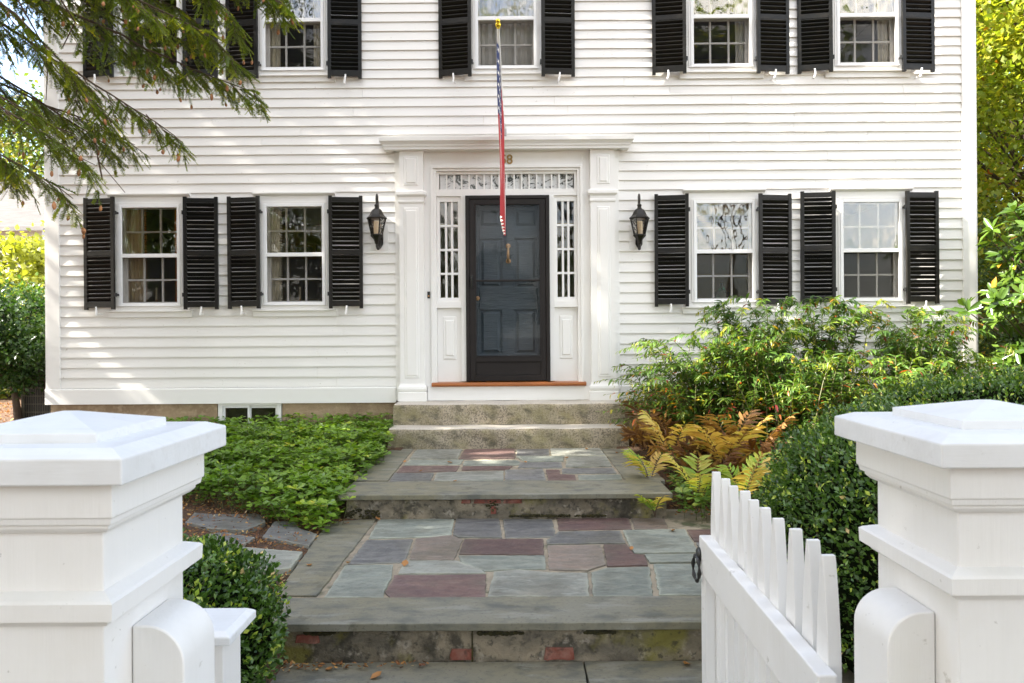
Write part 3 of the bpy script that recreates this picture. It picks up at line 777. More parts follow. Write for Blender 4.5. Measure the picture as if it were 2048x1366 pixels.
def flag_pt(s, t, off=0):
    h = T + (B - T) * (.10 + HO * s * .72)
    g = min(1.0, t * 1.35)
    gather = g * g * (3 - 2 * g)
    yc = (T + (B - T) * .16).y
    y = h.y + (yc + (h.y - yc) * .42 - h.y) * gather
    zdrop = FLY * t * (1 - .20 * s * gather)
    w0 = .35 + .65 * min(1, t / .12)
    x = h.x - .013 + .010 * s + .018 * t + off + (.55 + .45 * w0) * (-.0145 * (1 - .25 * gather) * math.cos(13 * math.pi * s + 1.1 * math.sin(t * 5 + ph[0]) * t) + .006 * math.sin(s * 37 + ph[1] - t * 3)) + .006 * math.sin(t * 9 + ph[2]) * t + .009 * math.sin(t * 4.5 + ph[3]) * t
    y += .03 * math.sin(t * 7 + s * 5 + ph[4]) * gather
    return Vector((x, y, h.z - zdrop - .012))
k = MB(); vs = []; fs = []; ms = []
for j in range(NT + 1):
    for i in range(NS + 1): vs.append(flag_pt(i / NS, j / NT))
for j in range(NT):
    for i in range(NS):
        a = j * (NS + 1) + i; fs.append((a, a + 1, a + NS + 2, a + NS + 1))
        stripe = int(i / NS * 13 + 1e-6)
        canton = (i / NS < 7 / 13 - 1e-6) and (j / NT < .40)
        ms.append(0 if canton else (1 if stripe % 2 == 0 else 2))
k.add(vs, fs); k.m = ms
cl = k.build('cloth', [M['flagblue'], M['flagred'], M['flagwhite']], fl, smooth=True, angle=80)
k = MB()
for row in range(9):
    for c in range(6 if row % 2 == 0 else 5):
        s0 = (row + 1) / 10 * 7 / 13; t0 = ((c * 2 + 1 + (row % 2)) / 12) * .40
        for off in (-.0018, .0018):
            ring = []
            for q in range(10):
                rr_ = .030 if q % 2 == 0 else .012
                a = q * math.pi / 5
                ring.append(flag_pt(max(0, s0 + rr_ * math.cos(a) / HO / 1.0), t0 + rr_ * math.sin(a) / FLY, off))
            ctr = flag_pt(s0, t0, off)
            k.add([ctr] + ring, [(0, 1 + q, 1 + (q + 1) % 10) for q in range(10)])
k.build('star_pattern', M['flagwhite'], cl)

# =================================================================== GROUND, PATH, STEPS
L1, L2 = .200, .387
d1 = EYE / (1328 - 668) * FPX            # foot of the first riser
Y1 = -D + 3.64; Y2 = -D + 5.69; Y3 = -D + 7.98
def gnd(x, y):
    d = y + D
    return float(np.interp(d, [-20, 2.6, 3.7, 4.2, 5.6, 6.6, 8.6, 12, 60], [0, 0, .15, .175, .19, .30, .44, .5, .6]))
L1X0, L1X1 = ptz(553, 1195, L1).x, 1.62
L2X0, L2X1 = ptz(690, 985, L2).x, ptz(1340, 985, L2).x
xs = np.unique(np.round(np.concatenate([np.linspace(-220, -9, 22), np.arange(-9, 9.01, .12), np.linspace(9, 220, 22)]), 4))
ys = np.unique(np.round(np.concatenate([np.linspace(-240, -11, 22), np.arange(-11, 6.01, .12), np.linspace(6, 240, 22)]), 4))
vs = []; fs = []
for y in ys:
    for x in xs:
        z = gnd(x, y)
        if abs(x) < 9 and -11 < y < 6: z += .010 * math.sin(x * 5.1 + y * 3.3) * math.sin(y * 4.7 - x * 2.2)
        if Y1 - .15 < y < Y2 + .3 and L1X0 + .1 < x < L1X1 - .1: z = min(z, .05)
        if Y2 - .05 < y < .15 and L2X0 + .12 < x < L2X1 - .12: z = min(z, .10)
        if y < Y1 + .2 and -1.15 < x < 1.6: z = -.08
        if y > .05 and HX0 + .1 < x < HX1 - .1 and y < 7.5: z = min(z, .2)
        vs.append((x, y, z))
nx = len(xs)
for j in range(len(ys) - 1):
    for i in range(nx - 1):
        a = j * nx + i; fs.append((a, a + 1, a + nx + 1, a + nx))
k = MB(); k.add(vs, fs); o = k.build('ground', M['mulch'], None, smooth=True, angle=180); tag(o, kind='structure')

def jitter_poly(p, step=.04, j=.0045):
    out = []
    n = len(p)
    for i in range(n):
        a, b = p[i], p[(i + 1) % n]; m = max(1, int((b - a).length / step))
        for q in range(m):
            v = a.lerp(b, q / m)
            if q: v = v + Vector((random.uniform(-j, j), random.uniform(-j, j), 0))
            out.append(v)
    return out
def stone(mb_v, mb_f, mb_m, rim, poly, z0, z1, m):
    """a flagstone with a paler worn rim: top ring + middle, and edges"""
    p = jitter_poly(poly); c = sum(p, Vector()) / len(p)
    A = sum((p[i].x * p[(i + 1) % len(p)].y - p[(i + 1) % len(p)].x * p[i].y) for i in range(len(p)))
    if A < 0: p.reverse()
    n = len(p); b = len(mb_v)
    ins = .030
    inner = []
    for v in p:
        d = c - v; L = d.length; inner.append(v + d * min(.45, ins / max(L, .05) * random.uniform(.8, 1.3)))
    tz = random.uniform(-.004, .003)
    mb_v += [(v.x, v.y, z0) for v in p] + [(v.x, v.y, z1 + tz - .003) for v in p] + [(v.x + (c.x - v.x) * .01, v.y + (c.y - v.y) * .01, z1 + tz) for v in p] + [(v.x, v.y, z1 + tz) for v in inner]
    rim += [1] * (3 * n) + [0] * n
    for i in range(n):
        j = (i + 1) % n
        for q in range(3): mb_f.append((b + q * n + i, b + q * n + j, b + (q + 1) * n + j, b + (q + 1) * n + i)); mb_m.append(m)
    mb_f.append(tuple(b + 3 * n + i for i in range(n))); mb_m.append(m)
def stonemat(name, col, col2, rimc, amt):
    m, t, out = new_mat(name)
    p = t.nodes.new('ShaderNodeBsdfPrincipled'); p.inputs['Roughness'].default_value = .5
    t.links.new(remap(t, noise(t, (14, 14, 14)), .3, .7, .42, .75), p.inputs['Roughness'])
    c = mixc(t, remap(t, noise(t, (3, 9, 3), 6, .68, .9), .42, .58), col, col2)
    c = mixc(t, remap(t, noise(t, (22, 30, 22)), .54, .68, 0, .6), c, tuple(x * .55 for x in col))
    c = mixc(t, remap(t, noise(t, (2.2, 2.2, 2.2)), .50, .66, 0, .55), c, (.10, .092, .066))
    c = mixc(t, remap(t, noise(t, (4, 26, 4), 5, .6, 1.2), .58, .65, 0, .6), c, tuple(min(1, x * 1.55 + .02) for x in col2))
    at = t.nodes.new('ShaderNodeAttribute'); at.attribute_name = 'rim'
    mu = t.nodes.new('ShaderNodeMath'); mu.operation = 'MULTIPLY'
    t.links.new(remap(t, at.outputs['Fac'], .15, .95, 0, amt), mu.inputs[0])
    t.links.new(remap(t, noise(t, (6, 6, 6), 3, .6), .40, .60, .15, 1), mu.inputs[1])
    c = mixc(t, mu.outputs[0], c, rimc)
    g = t.nodes.new('ShaderNodeNewGeometry'); h = t.nodes.new('ShaderNodeHueSaturation')
    t.links.new(remap(t, g.outputs['Random Per Island'], 0, 1, .82, 1.18), h.inputs['Value']); t.links.new(c, h.inputs['Color'])
    t.links.new(h.outputs[0], p.inputs['Base Color'])
    b = t.nodes.new('ShaderNodeBump'); b.inputs['Strength'].default_value = .8; b.inputs['Distance'].default_value = .014
    t.links.new(noise(t, (7, 22, 7), 7, .68, .8), b.inputs['Height']); t.links.new(b.outputs[0], p.inputs['Normal'])
    t.links.new(p.outputs[0], out.inputs[0]); return m
STM = [stonemat('flag_green', (0.230, 0.243, 0.205), (0.160, 0.177, 0.154), (.30, .315, .255), .9),
       stonemat('flag_grey', (0.164, 0.161, 0.154), (0.102, 0.102, 0.102), (.24, .24, .20), .75),
       stonemat('flag_purple', (0.143, 0.086, 0.074), (0.102, 0.064, 0.060), (.19, .145, .12), .6),
       stonemat('flag_brown', (0.211, 0.160, 0.128), (0.160, 0.134, 0.113), (.22, .20, .165), .6),
       stonemat('flag_pale', (0.288, 0.288, 0.250), (0.211, 0.220, 0.192), (.32, .325, .265), .9)]
def P6(l, z): return [ptz(500 + a / 2.1333, 880 + b / 2.1333, z) for a, b in l]
ST1 = [(0, [(550, 337), (870, 335), (858, 402), (770, 412), (505, 418)]), (1, [(880, 335), (1062, 335), (1076, 415), (890, 413), (866, 402)]),
 (1, [(1078, 335), (1290, 335), (1305, 410), (1090, 415)]), (2, [(1310, 330), (1615, 330), (1632, 378), (1318, 382)]), (3, [(1624, 330), (1770, 333), (1784, 377), (1642, 378)]),
 (1, [(497, 424), (695, 420), (665, 505), (640, 520), (418, 526)]), (3, [(708, 420), (855, 405), (908, 425), (870, 510), (680, 508)]),
 (2, [(914, 422), (1250, 420), (1253, 487), (893, 484)]), (1, [(1264, 426), (1318, 389), (1580, 386), (1602, 438), (1268, 442)]),
 (0, [(1592, 385), (1855, 380), (1915, 478), (1640, 482), (1615, 440)]), (2, [(1865, 380), (1990, 378), (2020, 430), (1895, 430)]),
 (0, [(888, 490), (1258, 490), (1262, 548), (1110, 549), (1000, 556), (905, 520)]), (3, [(1270, 450), (1495, 448), (1518, 530), (1440, 555), (1275, 550)]),
 (2, [(1508, 445), (1607, 443), (1640, 486), (1684, 490), (1697, 533), (1525, 537)]), (0, [(1684, 488), (1920, 486), (1935, 520), (1704, 522)]),
 (4, [(665, 513), (880, 514), (985, 552), (1008, 567), (632, 569)]), (0, [(408, 532), (610, 530), (605, 580), (573, 640), (570, 670), (315, 670)]),
 (2, [(614, 575), (1008, 571), (1003, 676), (600, 676), (577, 645), (607, 602)]), (4, [(1040, 560), (1140, 550), (1280, 563), (1440, 566), (1448, 665), (1015, 665)]),
 (0, [(1456, 563), (1520, 543), (1703, 539), (1720, 662), (1466, 668)]), (0, [(1722, 528), (1960, 526), (2010, 658), (1746, 660)]),
 (1, [(1905, 436), (2024, 436), (2110, 520), (1945, 522), (1926, 484)]), (2, [(1970, 528), (2112, 526), (2180, 655), (2020, 658)])]
ST2 = [(4, [(712, 40), (905, 38), (885, 78), (682, 78)]), (2, [(916, 40), (1130, 36), (1130, 77), (892, 79)]), (1, [(1140, 38), (1275, 36), (1275, 64), (1137, 65)]),
 (4, [(1282, 36), (1492, 34), (1518, 65), (1287, 65)]), (0, [(680, 83), (910, 83), (897, 103), (657, 105)]), (0, [(914, 87), (1140, 85), (1165, 100), (1130, 106), (907, 107)]),
 (0, [(1137, 70), (1340, 69), (1335, 89), (1172, 91)]), (2, [(650, 109), (895, 109), (880, 132), (625, 137)]), (2, [(907, 112), (1120, 111), (1100, 125), (903, 127)]),
 (1, [(1152, 96), (1328, 93), (1332, 117), (1142, 117)]), (4, [(1352, 70), (1520, 69), (1545, 111), (1347, 113)]), (1, [(1332, 120), (1550, 117), (1565, 141), (1332, 141)]),
 (1, [(615, 141), (785, 139), (770, 174), (593, 177)]), (4, [(797, 139), (850, 136), (1082, 131), (1080, 171), (784, 173)]), (1, [(1090, 127), (1250, 123), (1262, 171), (1088, 171)]),
 (2, [(1262, 125), (1320, 125), (1325, 145), (1385, 147), (1393, 169), (1272, 169)]), (0, [(1399, 149), (1580, 146), (1588, 167), (1403, 169)])]
def attr_rim(o, rim):
    a = o.data.attributes.new('rim', 'FLOAT', 'POINT'); a.data.foreach_set('value', np.array(rim, dtype=np.float32))
def flags(lst, z, parent):
    v, f, m, rim = [], [], [], []
    for mi, poly in lst: stone(v, f, m, rim, P6(poly, z), z - .03, z, mi)
    k = MB(); k.v = v; k.f = f; k.m = m
    o = k.build('flagstones', STM, parent); attr_rim(o, rim); return o
path = empty('path', (0, Y1, 0)); tag(path, kind='structure')
# lower landing
k = MB(); xr = L1X1
k.box(L1X0 + .06, xr, Y1 + .05, Y2 + .35, L1 - .14, L1 - .010); k.build('mortar_bed', M['mortar'], path)
flags(ST1, L1, path)
k = MB()
za = ptz(551, 1194, L1); zb = ptz(900, 1194, L1); yb = zb.y
k.prism(jitter_poly([Vector((L1X0 - .03, Y1 - .015, L1 - .035)), Vector((xr + .02, Y1 - .015, L1 - .035)), Vector((xr + .02, yb - .006, L1 - .035)), Vector((L1X0 - .03, yb - .006, L1 - .035))], .06, .003), (0, 0, .038))
k.build('border_slab', M['slate'], path, bevel=.004)
k = MB()
q = [ptz(a, b, L1) for a, b in ((551, 1191), (633, 1191), (752, 1039), (700, 1039), (655, 1046))]
k.prism(jitter_poly([Vector((v.x, v.y, L1 - .034)) for v in q], .06, .004), (0, 0, .036)); k.build('border_slab', M['slate'], path, bevel=.004)
def riser(x0, x1, yf, z0, z1, bricks, mossy):
    k = MB(); n = 90; m = 12; vs = []; fs = []
    for j in range(m + 1):
        for i in range(n + 1):
            vs.append((x0 + (x1 - x0) * i / n, yf + random.uniform(-.005, .004) + .006 * math.sin(i * .7) * math.sin(j * .9), z0 + (z1 - z0) * j / m))
    for j in range(m):
        for i in range(n):
            a = j * (n + 1) + i; fs.append((a, a + 1, a + n + 2, a + n + 1))
    k.add(vs, fs); k.box(x0, x1, yf + .012, yf + .30, z0, z1 - .001)
    o = k.build('riser', M['riser'], path, smooth=True, angle=30)
    for px, py, w, h in bricks:
        p = pt(px, py, yf); w_ = w * (yf + D) / FPX; h_ = h * (yf + D) / FPX
        k = MB(); k.prism(jitter_poly([Vector((p.x - w_ / 2, yf - .011, p.z - h_ / 2)), Vector((p.x + w_ / 2, yf - .011, p.z - h_ / 2)), Vector((p.x + w_ / 2 * .9, yf - .011, p.z + h_ / 2)), Vector((p.x - w_ / 2 * .85, yf - .011, p.z + h_ / 2))], .02, .004), (0, .05, 0))
        k.build('brick', M['brick'], o, bevel=.004)
    for px, py, w, h in mossy:
        k = MB(); p = pt(px, py, yf); sc = (yf + D) / FPX
        for _ in range(int(w * 1.2)):
            xx = p.x + random.uniform(-.5, .5) * w * sc; zz = p.z + random.uniform(-.5, .5) * h * sc * (1 - abs(xx - p.x) / (w * sc))
            r = random.uniform(.006, .014); k.lathe([(r * .5, -r * .5), (r, 0), (r * .6, r * .5)], 6, (xx, yf - .004, zz))
        k.build('moss_patch', M['moss'], o, smooth=True)
    return o
riser(L1X0 + .015, xr - .02, Y1 + .02, -.05, L1 - .036, [(924, 1308, 48, 22), (1118, 1306, 62, 24), (615, 1277, 50, 16)], [(640, 1266, 60, 6), (1000, 1266, 90, 5), (1200, 1264, 60, 5)])
k = MB(); p = pt(944, 1300, Y1); k.prism([(p.x - .004, Y1 + .0085, -.03), (p.x + .006, Y1 + .0085, -.03), (p.x + .004, Y1 + .0085, .155), (p.x - .002, Y1 + .0085, .155)], (0, .01, 0)); k.build('crack', M['moss'], path)
# upper landing
k = MB(); k.box(L2X0 + .07, L2X1 - .05, Y2 + .05, Y3 + .12, L2 - .14, L2 - .010); k.build('mortar_bed', M['mortar'], path)
flags(ST2, L2, path)
yb2 = ptz(1010, 962, L2).y
k = MB(); k.prism(jitter_poly([Vector((L2X0 - .02, Y2 - .035, L2 - .034)), Vector((L2X1 + .01, Y2 - .035, L2 - .034)), Vector((L2X1 + .01, yb2 - .005, L2 - .034)), Vector((L2X0 - .02, yb2 - .005, L2 - .034))], .06, .003), (0, 0, .037))
k.build('border_slab', M['slate'], path, bevel=.004)
for quad in (((688, 961), (776, 961), (826, 898), (784, 898)), ((1252, 961), (1330, 961), (1262, 898), (1203, 898))):
    q = [ptz(a, b, L2) for a, b in quad]; k = MB()
    k.prism(jitter_poly([Vector((v.x, v.y, L2 - .033)) for v in q], .06, .004), (0, 0, .035)); k.build('border_slab', M['slate'], path, bevel=.004)
riser(L2X0 + .03, L2X1 - .03, Y2 + .005, L1 - .1, L2 - .035, [(932, 1000, 20, 13), (975, 999, 56, 15), (1025, 999, 38, 15), (987, 1020, 11, 15)], [(725, 1028, 70, 22), (985, 1010, 26, 30), (1080, 1031, 120, 5), (1180, 1031, 60, 4)])
# side walls of the landings
k = MB(); k.box(L1X0 + .02, L1X0 + .14, Y1 + .03, Y2 + .30, -.05, L1 - .037); k.box(L2X0 + .035, L2X0 + .14, Y2 + .012, Y3 + .1, 0, L2 - .036); k.box(L2X1 - .14, L2X1 - .035, Y2 + .012, Y3 + .1, 0, L2 - .036)
k.build('side_kerb', M['riser'], path)
# bluestone in the gateway
k = MB()
for i, (a, b) in enumerate(((-1.3, .32), (.328, 1.9))):
    k.prism(jitter_poly([Vector((a, -11.5, -.04)), Vector((b, -11.5, -.04)), Vector((b, Y1 + .012, -.04)), Vector((a, Y1 + .012, -.04))], .12, .003), (0, 0, .046))
k.build('gateway_slab', M['slate'], path, bevel=.004)

# granite door steps
def granite(name, label, x0, x1, y0, y1, z0, z1):
    k = MB(); nx_, ny_, nz_ = 60, 10, 8
    rs = random.Random(len(label)); f1 = [rs.uniform(0, 6.3) for _ in range(4)]
    def pos(u, v, w):
        x, y, z = x0 + (x1 - x0) * u, y0 + (y1 - y0) * v, z0 + (z1 - z0) * w
        wob = .006 * math.sin(u * 19 + f1[0] + w * 3) + .004 * math.sin(u * 47 + f1[1] + w * 9)
        e = max(0, w - .9) / .1; fr = max(0, .08 - v) / .08
        return (x + (.012 * e if u == 0 else (-.012 * e if u == 1 else 0)), y + (wob * fr if v < .08 else 0) + .012 * e * fr, z - .010 * fr * e + .003 * math.sin(u * 23 + f1[2]) * e)
    def grid(fn, n, m):
        vs = []; fs = []
        for j in range(m + 1):
            for i in range(n + 1): vs.append(fn(i / n, j / m))
        for j in range(m):
            for i in range(n):
                a = j * (n + 1) + i; fs.append((a, a + 1, a + n + 2, a + n + 1))
        return vs, fs
    k.add(*grid(lambda a, b: pos(a, 0, b), nx_, nz_), 0); k.add(*grid(lambda a, b: pos(a, b, 1), nx_, ny_), 1)
    k.add(*grid(lambda a, b: pos(0, 1 - a, b), ny_, nz_), 0); k.add(*grid(lambda a, b: pos(1, a, b), ny_, nz_), 0)
    o = k.build(name, [M['granite'], M['granite_top']], None, loc=((x0 + x1) / 2, (y0 + y1) / 2, z0), smooth=True, angle=50)
    return tag(o, label, 'step')
Yt = -D + 8.29
x0, x1 = pt(786, 820, Yt).x, pt(1250, 820, Yt).x
granite('granite_step', 'upper worn granite step directly under the white door surround', x0, x1, Yt, .0, .600, .831)
x0, x1 = pt(775.5, 870, Y3).x, pt(1258, 870, Y3).x
granite('granite_step', 'lower mossy granite step resting on the flagstone landing', x0, x1, Y3, Yt + .12, .36, .598)

# stepping stones in the mulch on the left
def R3(l, z): return [ptz(360 + a / 3.794, 760 + b / 3.794, z) for a, b in l]
STEP = [(1, .205, [(40, 1075), (140, 975), (340, 950), (640, 1030), (648, 1075), (500, 1135), (240, 1125)], 'large dark stepping stone in the mulch below the ivy-like ground cover'),
        (1, .205, [(625, 1185), (720, 1065), (870, 1075), (900, 1120), (1040, 1165), (1010, 1210), (975, 1250)], 'dark stepping stone in the mulch against the side slab of the lower landing'),
        (1, .20, [(215, 1165), (330, 1150), (570, 1190), (480, 1245), (380, 1290), (230, 1290)], 'partly hidden dark stepping stone between the boxwood and a larger stone'),
        (4, .205, [(415, 1310), (445, 1262), (930, 1300), (840, 1420), (700, 1440), (480, 1420)], 'pale green grey stepping stone nearest the small boxwood')]
for mi, z, poly, lab in STEP:
    v, f, m, rim = [], [], [], []
    stone(v, f, m, rim, R3(poly, z + .012), z - .05, z + .012, 0)
    k = MB(); k.v = v; k.f = f; k.m = m
    c = sum(R3(poly, z), Vector()) / len(poly)
    o = k.build('stepping_stone', STM[mi], None, loc=(c.x, c.y, z - .05)); attr_rim(o, rim); tag(o, lab, 'stepping stone')

# =================================================================== GATE POSTS AND GATE
def rbox(x0, x1, y0, y1, z0, z1):
    return MB().box(x0, x1, y0, y1, z0, z1)
def gate_post(xi, yn, sg, label):
    """xi: inner edge of the cap, yn: near edge of the cap; sg: -1 left post, +1 right post"""
    S_ = .405; xa, xb = sorted((xi, xi + sg * S_)); y0, y1 = yn, yn + S_
    root = empty('gate_post', ((xa + xb) / 2, (y0 + y1) / 2, 0), label, 'gate post')
    b = .062
    k = MB(); loft_rect(k, [(0, 0), (1.165, 0), (1.19, 0), (1.302, 0)], xa + b, xb - b, y0 + b, y1 - b)
    k.build('shaft', M['post'], root, bevel=.0025)
    k = MB(); loft_rect(k, [(0, .0), (0, .022), (.14, .022), (.155, .012), (.165, .001)], xa + b, xb - b, y0 + b, y1 - b, True); k.build('plinth', M['post'], root)
    k = MB(); loft_rect(k, [(1.150, .002), (1.150, .008), (1.158, .014), (1.162, .014), (1.163, .026), (1.190, .027), (1.194, .022), (1.202, .002)], xa + b, xb - b, y0 + b, y1 - b, True)
    k.build('belt_moulding', M['post'], root)
    k = MB(); loft_rect(k, [(1.296, .002), (1.296, .010), (1.304, .018), (1.310, .018), (1.311, .025), (1.322, .027), (1.323, .030), (1.378, .030)], xa + b, xb - b, y0 + b, y1 - b, True)
    k.build('frieze', M['post'], root, bevel=.002)
    k = MB(); loft_rect(k, [(1.3785, 0), (1.419, 0), (1.431, -.030)], xa, xb, y0, y1, True)
    cap = k.build('cap', M['postcap'], root, bevel=.003)
    k = MB(); q = .083
    loft_rect(k, [(1.4265, -q), (1.446, -q), (1.470, -.19)], xa, xb, y0, y1, True); k.build('cap_pyramid', M['postcap'], cap, bevel=.002)
    return root
gp1 = gate_post(-.584, -D + 1.11, -1, 'square white gate post with a stepped cap on the left of the gateway')
gp2 = gate_post(.683, -D + 1.205, 1, 'square white gate post with a stepped cap beside the open picket gate')
def jamb(root, xa, xb, y0, y1, zt, round_left):
    r = xb - xa; prof = []
    n = 10
    if round_left: prof = [(xb, 0), (xb, zt)] + [(xb - r * .25 - (r * .75) * math.sin(a), zt - r * .75 + r * .75 * math.cos(a)) for a in [math.pi / 2 * i / n for i in range(n + 1)]] + [(xa, 0)]
    else: prof = [(xa, 0), (xb, 0)] + [(xa + r * .25 + r * .75 * math.cos(a), zt - r * .75 + r * .75 * math.sin(a)) for a in [math.pi / 2 * i / n for i in range(n + 1)]] + [(xa, zt)]
    k = MB(); poly = [(x, y0, z) for x, z in prof]
    if not round_left: k.prism(poly, (0, y1 - y0, 0))
    else: k.prism(poly[::-1], (0, y1 - y0, 0))
    k.build('jamb', M['post'], root, bevel=.003, smooth=True, angle=30)
xin = -.584 - .062
jamb(gp1, xin + .001, xin + .088, -D + 1.255, -D + 1.385, 1.115, False)
xin = .683 + .062
jamb(gp2, xin - .086, xin - .001, -D + 1.335, -D + 1.47, 1.10, True)
# small capped post behind the left gate post
fp = empty('fence_post', (-.735, -D + 1.76, 0), 'short white capped fence post standing just behind the left gate post', 'post')
k = MB(); k.box(-.835, -.70, -D + 1.785, -D + 1.90, 0, .872); k.build('shaft', M['post'], fp, bevel=.003)
k = MB(); loft_rect(k, [(.8725, 0), (.893, 0), (.903, -.016)], -.875, -.672, -D + 1.755, -D + 1.935, True); k.build('cap', M['postcap'], fp, bevel=.003)

# picket gate: local x runs from the hinge to the latch
gx0, gy0 = .655, -D + 1.56; gx1, gy1 = .676, -D + 2.60
ang = math.atan2(gy1 - gy0, gx1 - gx0); GL = math.hypot(gx1 - gx0, gy1 - gy0)
gate = empty('picket_gate', (gx0, gy0, 0), 'white picket gate standing open beside the right gate post', 'gate', rz=ang)
# local +y points to the left (towards the path)
for i in range(10):
    xc = .045 + i * (.96 / 9)
    hw, th, zt = .0335 + random.uniform(-.0012, .0012), .022 + random.uniform(-.001, .001), 1.124 + random.uniform(-.004, .004); xc += random.uniform(-.003, .003)
    prof = [(-hw, .06), (hw, .06), (hw, zt - .235)]
    for a in (.2, .4, .6, .8, 1): prof.append((hw - (hw - .0095) * (a ** 1.6), zt - .235 + .222 * a))
    prof += [(.0065, zt), (-.0065, zt)]
    for a in (1, .8, .6, .4, .2): prof.append((-hw + (hw - .0095) * (a ** 1.6), zt - .235 + .222 * a))
    prof.append((-hw, zt - .235))
    k = MB(); k.prism([(xc + a, .0, b) for a, b in prof], (0, -th - .006, 0))
    pk = k.build('picket', M['post'], gate, local=True, bevel=.002); pk.rotation_euler = (random.uniform(-.004, .004), random.uniform(-.003, .003), 0)
for z0 in (.775, .12):
    k = MB(); k.box(-.03, GL + .0, .0005, .042, z0, z0 + .125); k.build('rail', M['post'], gate, local=True, bevel=.004)
k = MB(); k.box(GL - .062, GL + .0, .0005, .036, .246, .774); k.build('latch_stile', M['post'], gate, local=True, bevel=.003)
k = MB(); k.box(-.03, .03, .0005, .036, .246, .774); k.build('hinge_stile', M['post'], gate, local=True, bevel=.003)
k = MB(); zc = .806; c = Vector((GL - .012, .046, zc))
k.lathe([(.024, -.001), (.026, .004), (.018, .010), (.008, .012)], 16, (c.x, .043, zc + .03), axis='Y')
k.tube([(c.x, .05, zc + .03), (c.x, .055, zc + .028), (c.x, .055, zc + .018)], .006, 8)
k.tube([(c.x + .034 * math.sin(a) * .9, .055 + .004 * math.sin(a), zc - .018 + .042 * math.cos(a)) for a in [2 * math.pi * i / 24 for i in range(25)]], [.0058 + .0022 * math.sin(12 * math.pi * i / 24) for i in range(25)], 8, cap=False)
k.build('ring_latch', M['iron'], gate, local=True, smooth=True)

# =================================================================== YARD THINGS AT THE SIDES
ac = empty('air_conditioner', (fx(70) - .1, 1.1, .47), 'grey air conditioner with a wire grille beside the left house corner', 'air conditioner')
ca = pd(42, 835, D + .75); x0 = ca.x; x1 = x0 + .78; z0 = .50
for q, nm in enumerate(('cabinet',)):
    k = MB(); k.box(x0 + .02, x1 - .02, .77, 1.53, z0 + .02, z0 + .76); k.build('coil', M['acdark'], ac)
k = MB()
for xx in (x0, x1 - .04):
    for yy in (.75, 1.51): k.box(xx, xx + .04, yy, yy + .04, z0, z0 + .76)
k.box(x0 - .01, x1 + .01, .74, 1.56, z0 + .7605, z0 + .80); k.box(x0 + .0405, x1 - .0405, .75, .79, z0 - .002, z0 + .05)
k.build('casing', M['acmetal'], ac, bevel=.004)
k = MB()
for i in range(1, 24): xx = x0 + .04 + (x1 - x0 - .08) * i / 24; k.box(xx - .0018, xx + .0018, .748, .754, z0 + .05, z0 + .76)
for i in range(1, 7): zz_ = z0 + .05 + .71 * i / 7; k.box(x0 + .04, x1 - .04, .742, .7478, zz_ - .004, zz_ + .004)
k.build('grille', M['acmetal'], ac)
k = MB(); k.box(x0 - .12, x1 + .1, .6, 1.7, z0 - .06, z0 - .004); k.build('pad', M['concrete'], ac, bevel=.01)
nb = empty('neighbour_house', (-18, 14, .6), 'neighbouring house with a pale shingled roof seen past the left house corner', 'house')
k = MB(); k.prism([(-27, 11.9, 4.55), (-27, 12, 4.68), (-27, 16, 6.85), (-27, 16, 6.65)], (14, 0, 0)); k.prism([(-27, 20.1, 4.55), (-27, 16.01, 6.65), (-27, 16.01, 6.85), (-27, 20, 4.68)], (14, 0, 0)); k.build('roof', M['shingle'], nb)
k = MB(); k.box(-26.6, -13.4, 12.5, 19.5, .3, 4.9); k.prism([(-26.6, 12.5, 4.9), (-26.6, 19.5, 4.9), (-26.6, 16, 6.7)], (13.2, 0, 0)); k.build('wall', M['clap'], nb)

# =================================================================== PLANTS
# leaf outlines: (along, across, lift) and their faces
T_FOLD = ([(0, 0, 0), (.5, .5, .12), (1, 0, 0), (.5, -.5, .12)], [(0, 2, 1), (0, 3, 2)])
T_OVAL = ([(0, 0, 0), (.28, .40, .06), (.68, .46, .07), (1, 0, -.05), (.68, -.46, .07), (.28, -.40, .06), (.48, 0, 0)], [(0, 6, 2, 1), (6, 3, 2), (0, 5, 4, 6), (6, 4, 3)])
T_LANCE = ([(0, 0, 0), (.3, .5, .04), (.3, 0, .0), (.3, -.5, .04), (.65, .40, -.02), (.65, 0, -.06), (.65, -.40, -.02), (1, 0, -.22)],
           [(0, 2, 1), (0, 3, 2), (1, 2, 5, 4), (2, 3, 6, 5), (4, 5, 7), (5, 6, 7)])
T_OBOV = ([(0, 0, 0), (.45, .26, .03), (.78, .46, .04), (1, .16, .0), (1, -.16, 0), (.78, -.46, .04), (.45, -.26, .03), (.55, 0, -.02)], [(0, 7, 2, 1), (7, 4, 3, 2), (0, 6, 5, 7), (5, 4, 7)])
T_NEEDLE = ([(0, -.5, 0), (0, .5, 0), (1, .35, 0), (1, -.35, 0)], [(0, 3, 2, 1)])
T_CURL = ([(0, 0, 0), (.35, .42, .16), (.35, 0, .02), (.35, -.42, .20), (.75, .34, .28), (.75, 0, .10), (.75, -.34, .22), (1, 0, .34)],
          [(0, 2, 1), (0, 3, 2), (1, 2, 5, 4), (2, 3, 6, 5), (4, 5, 7), (5, 6, 7)])
def unit(a): return a / np.maximum(np.linalg.norm(a, axis=1, keepdims=True), 1e-9)
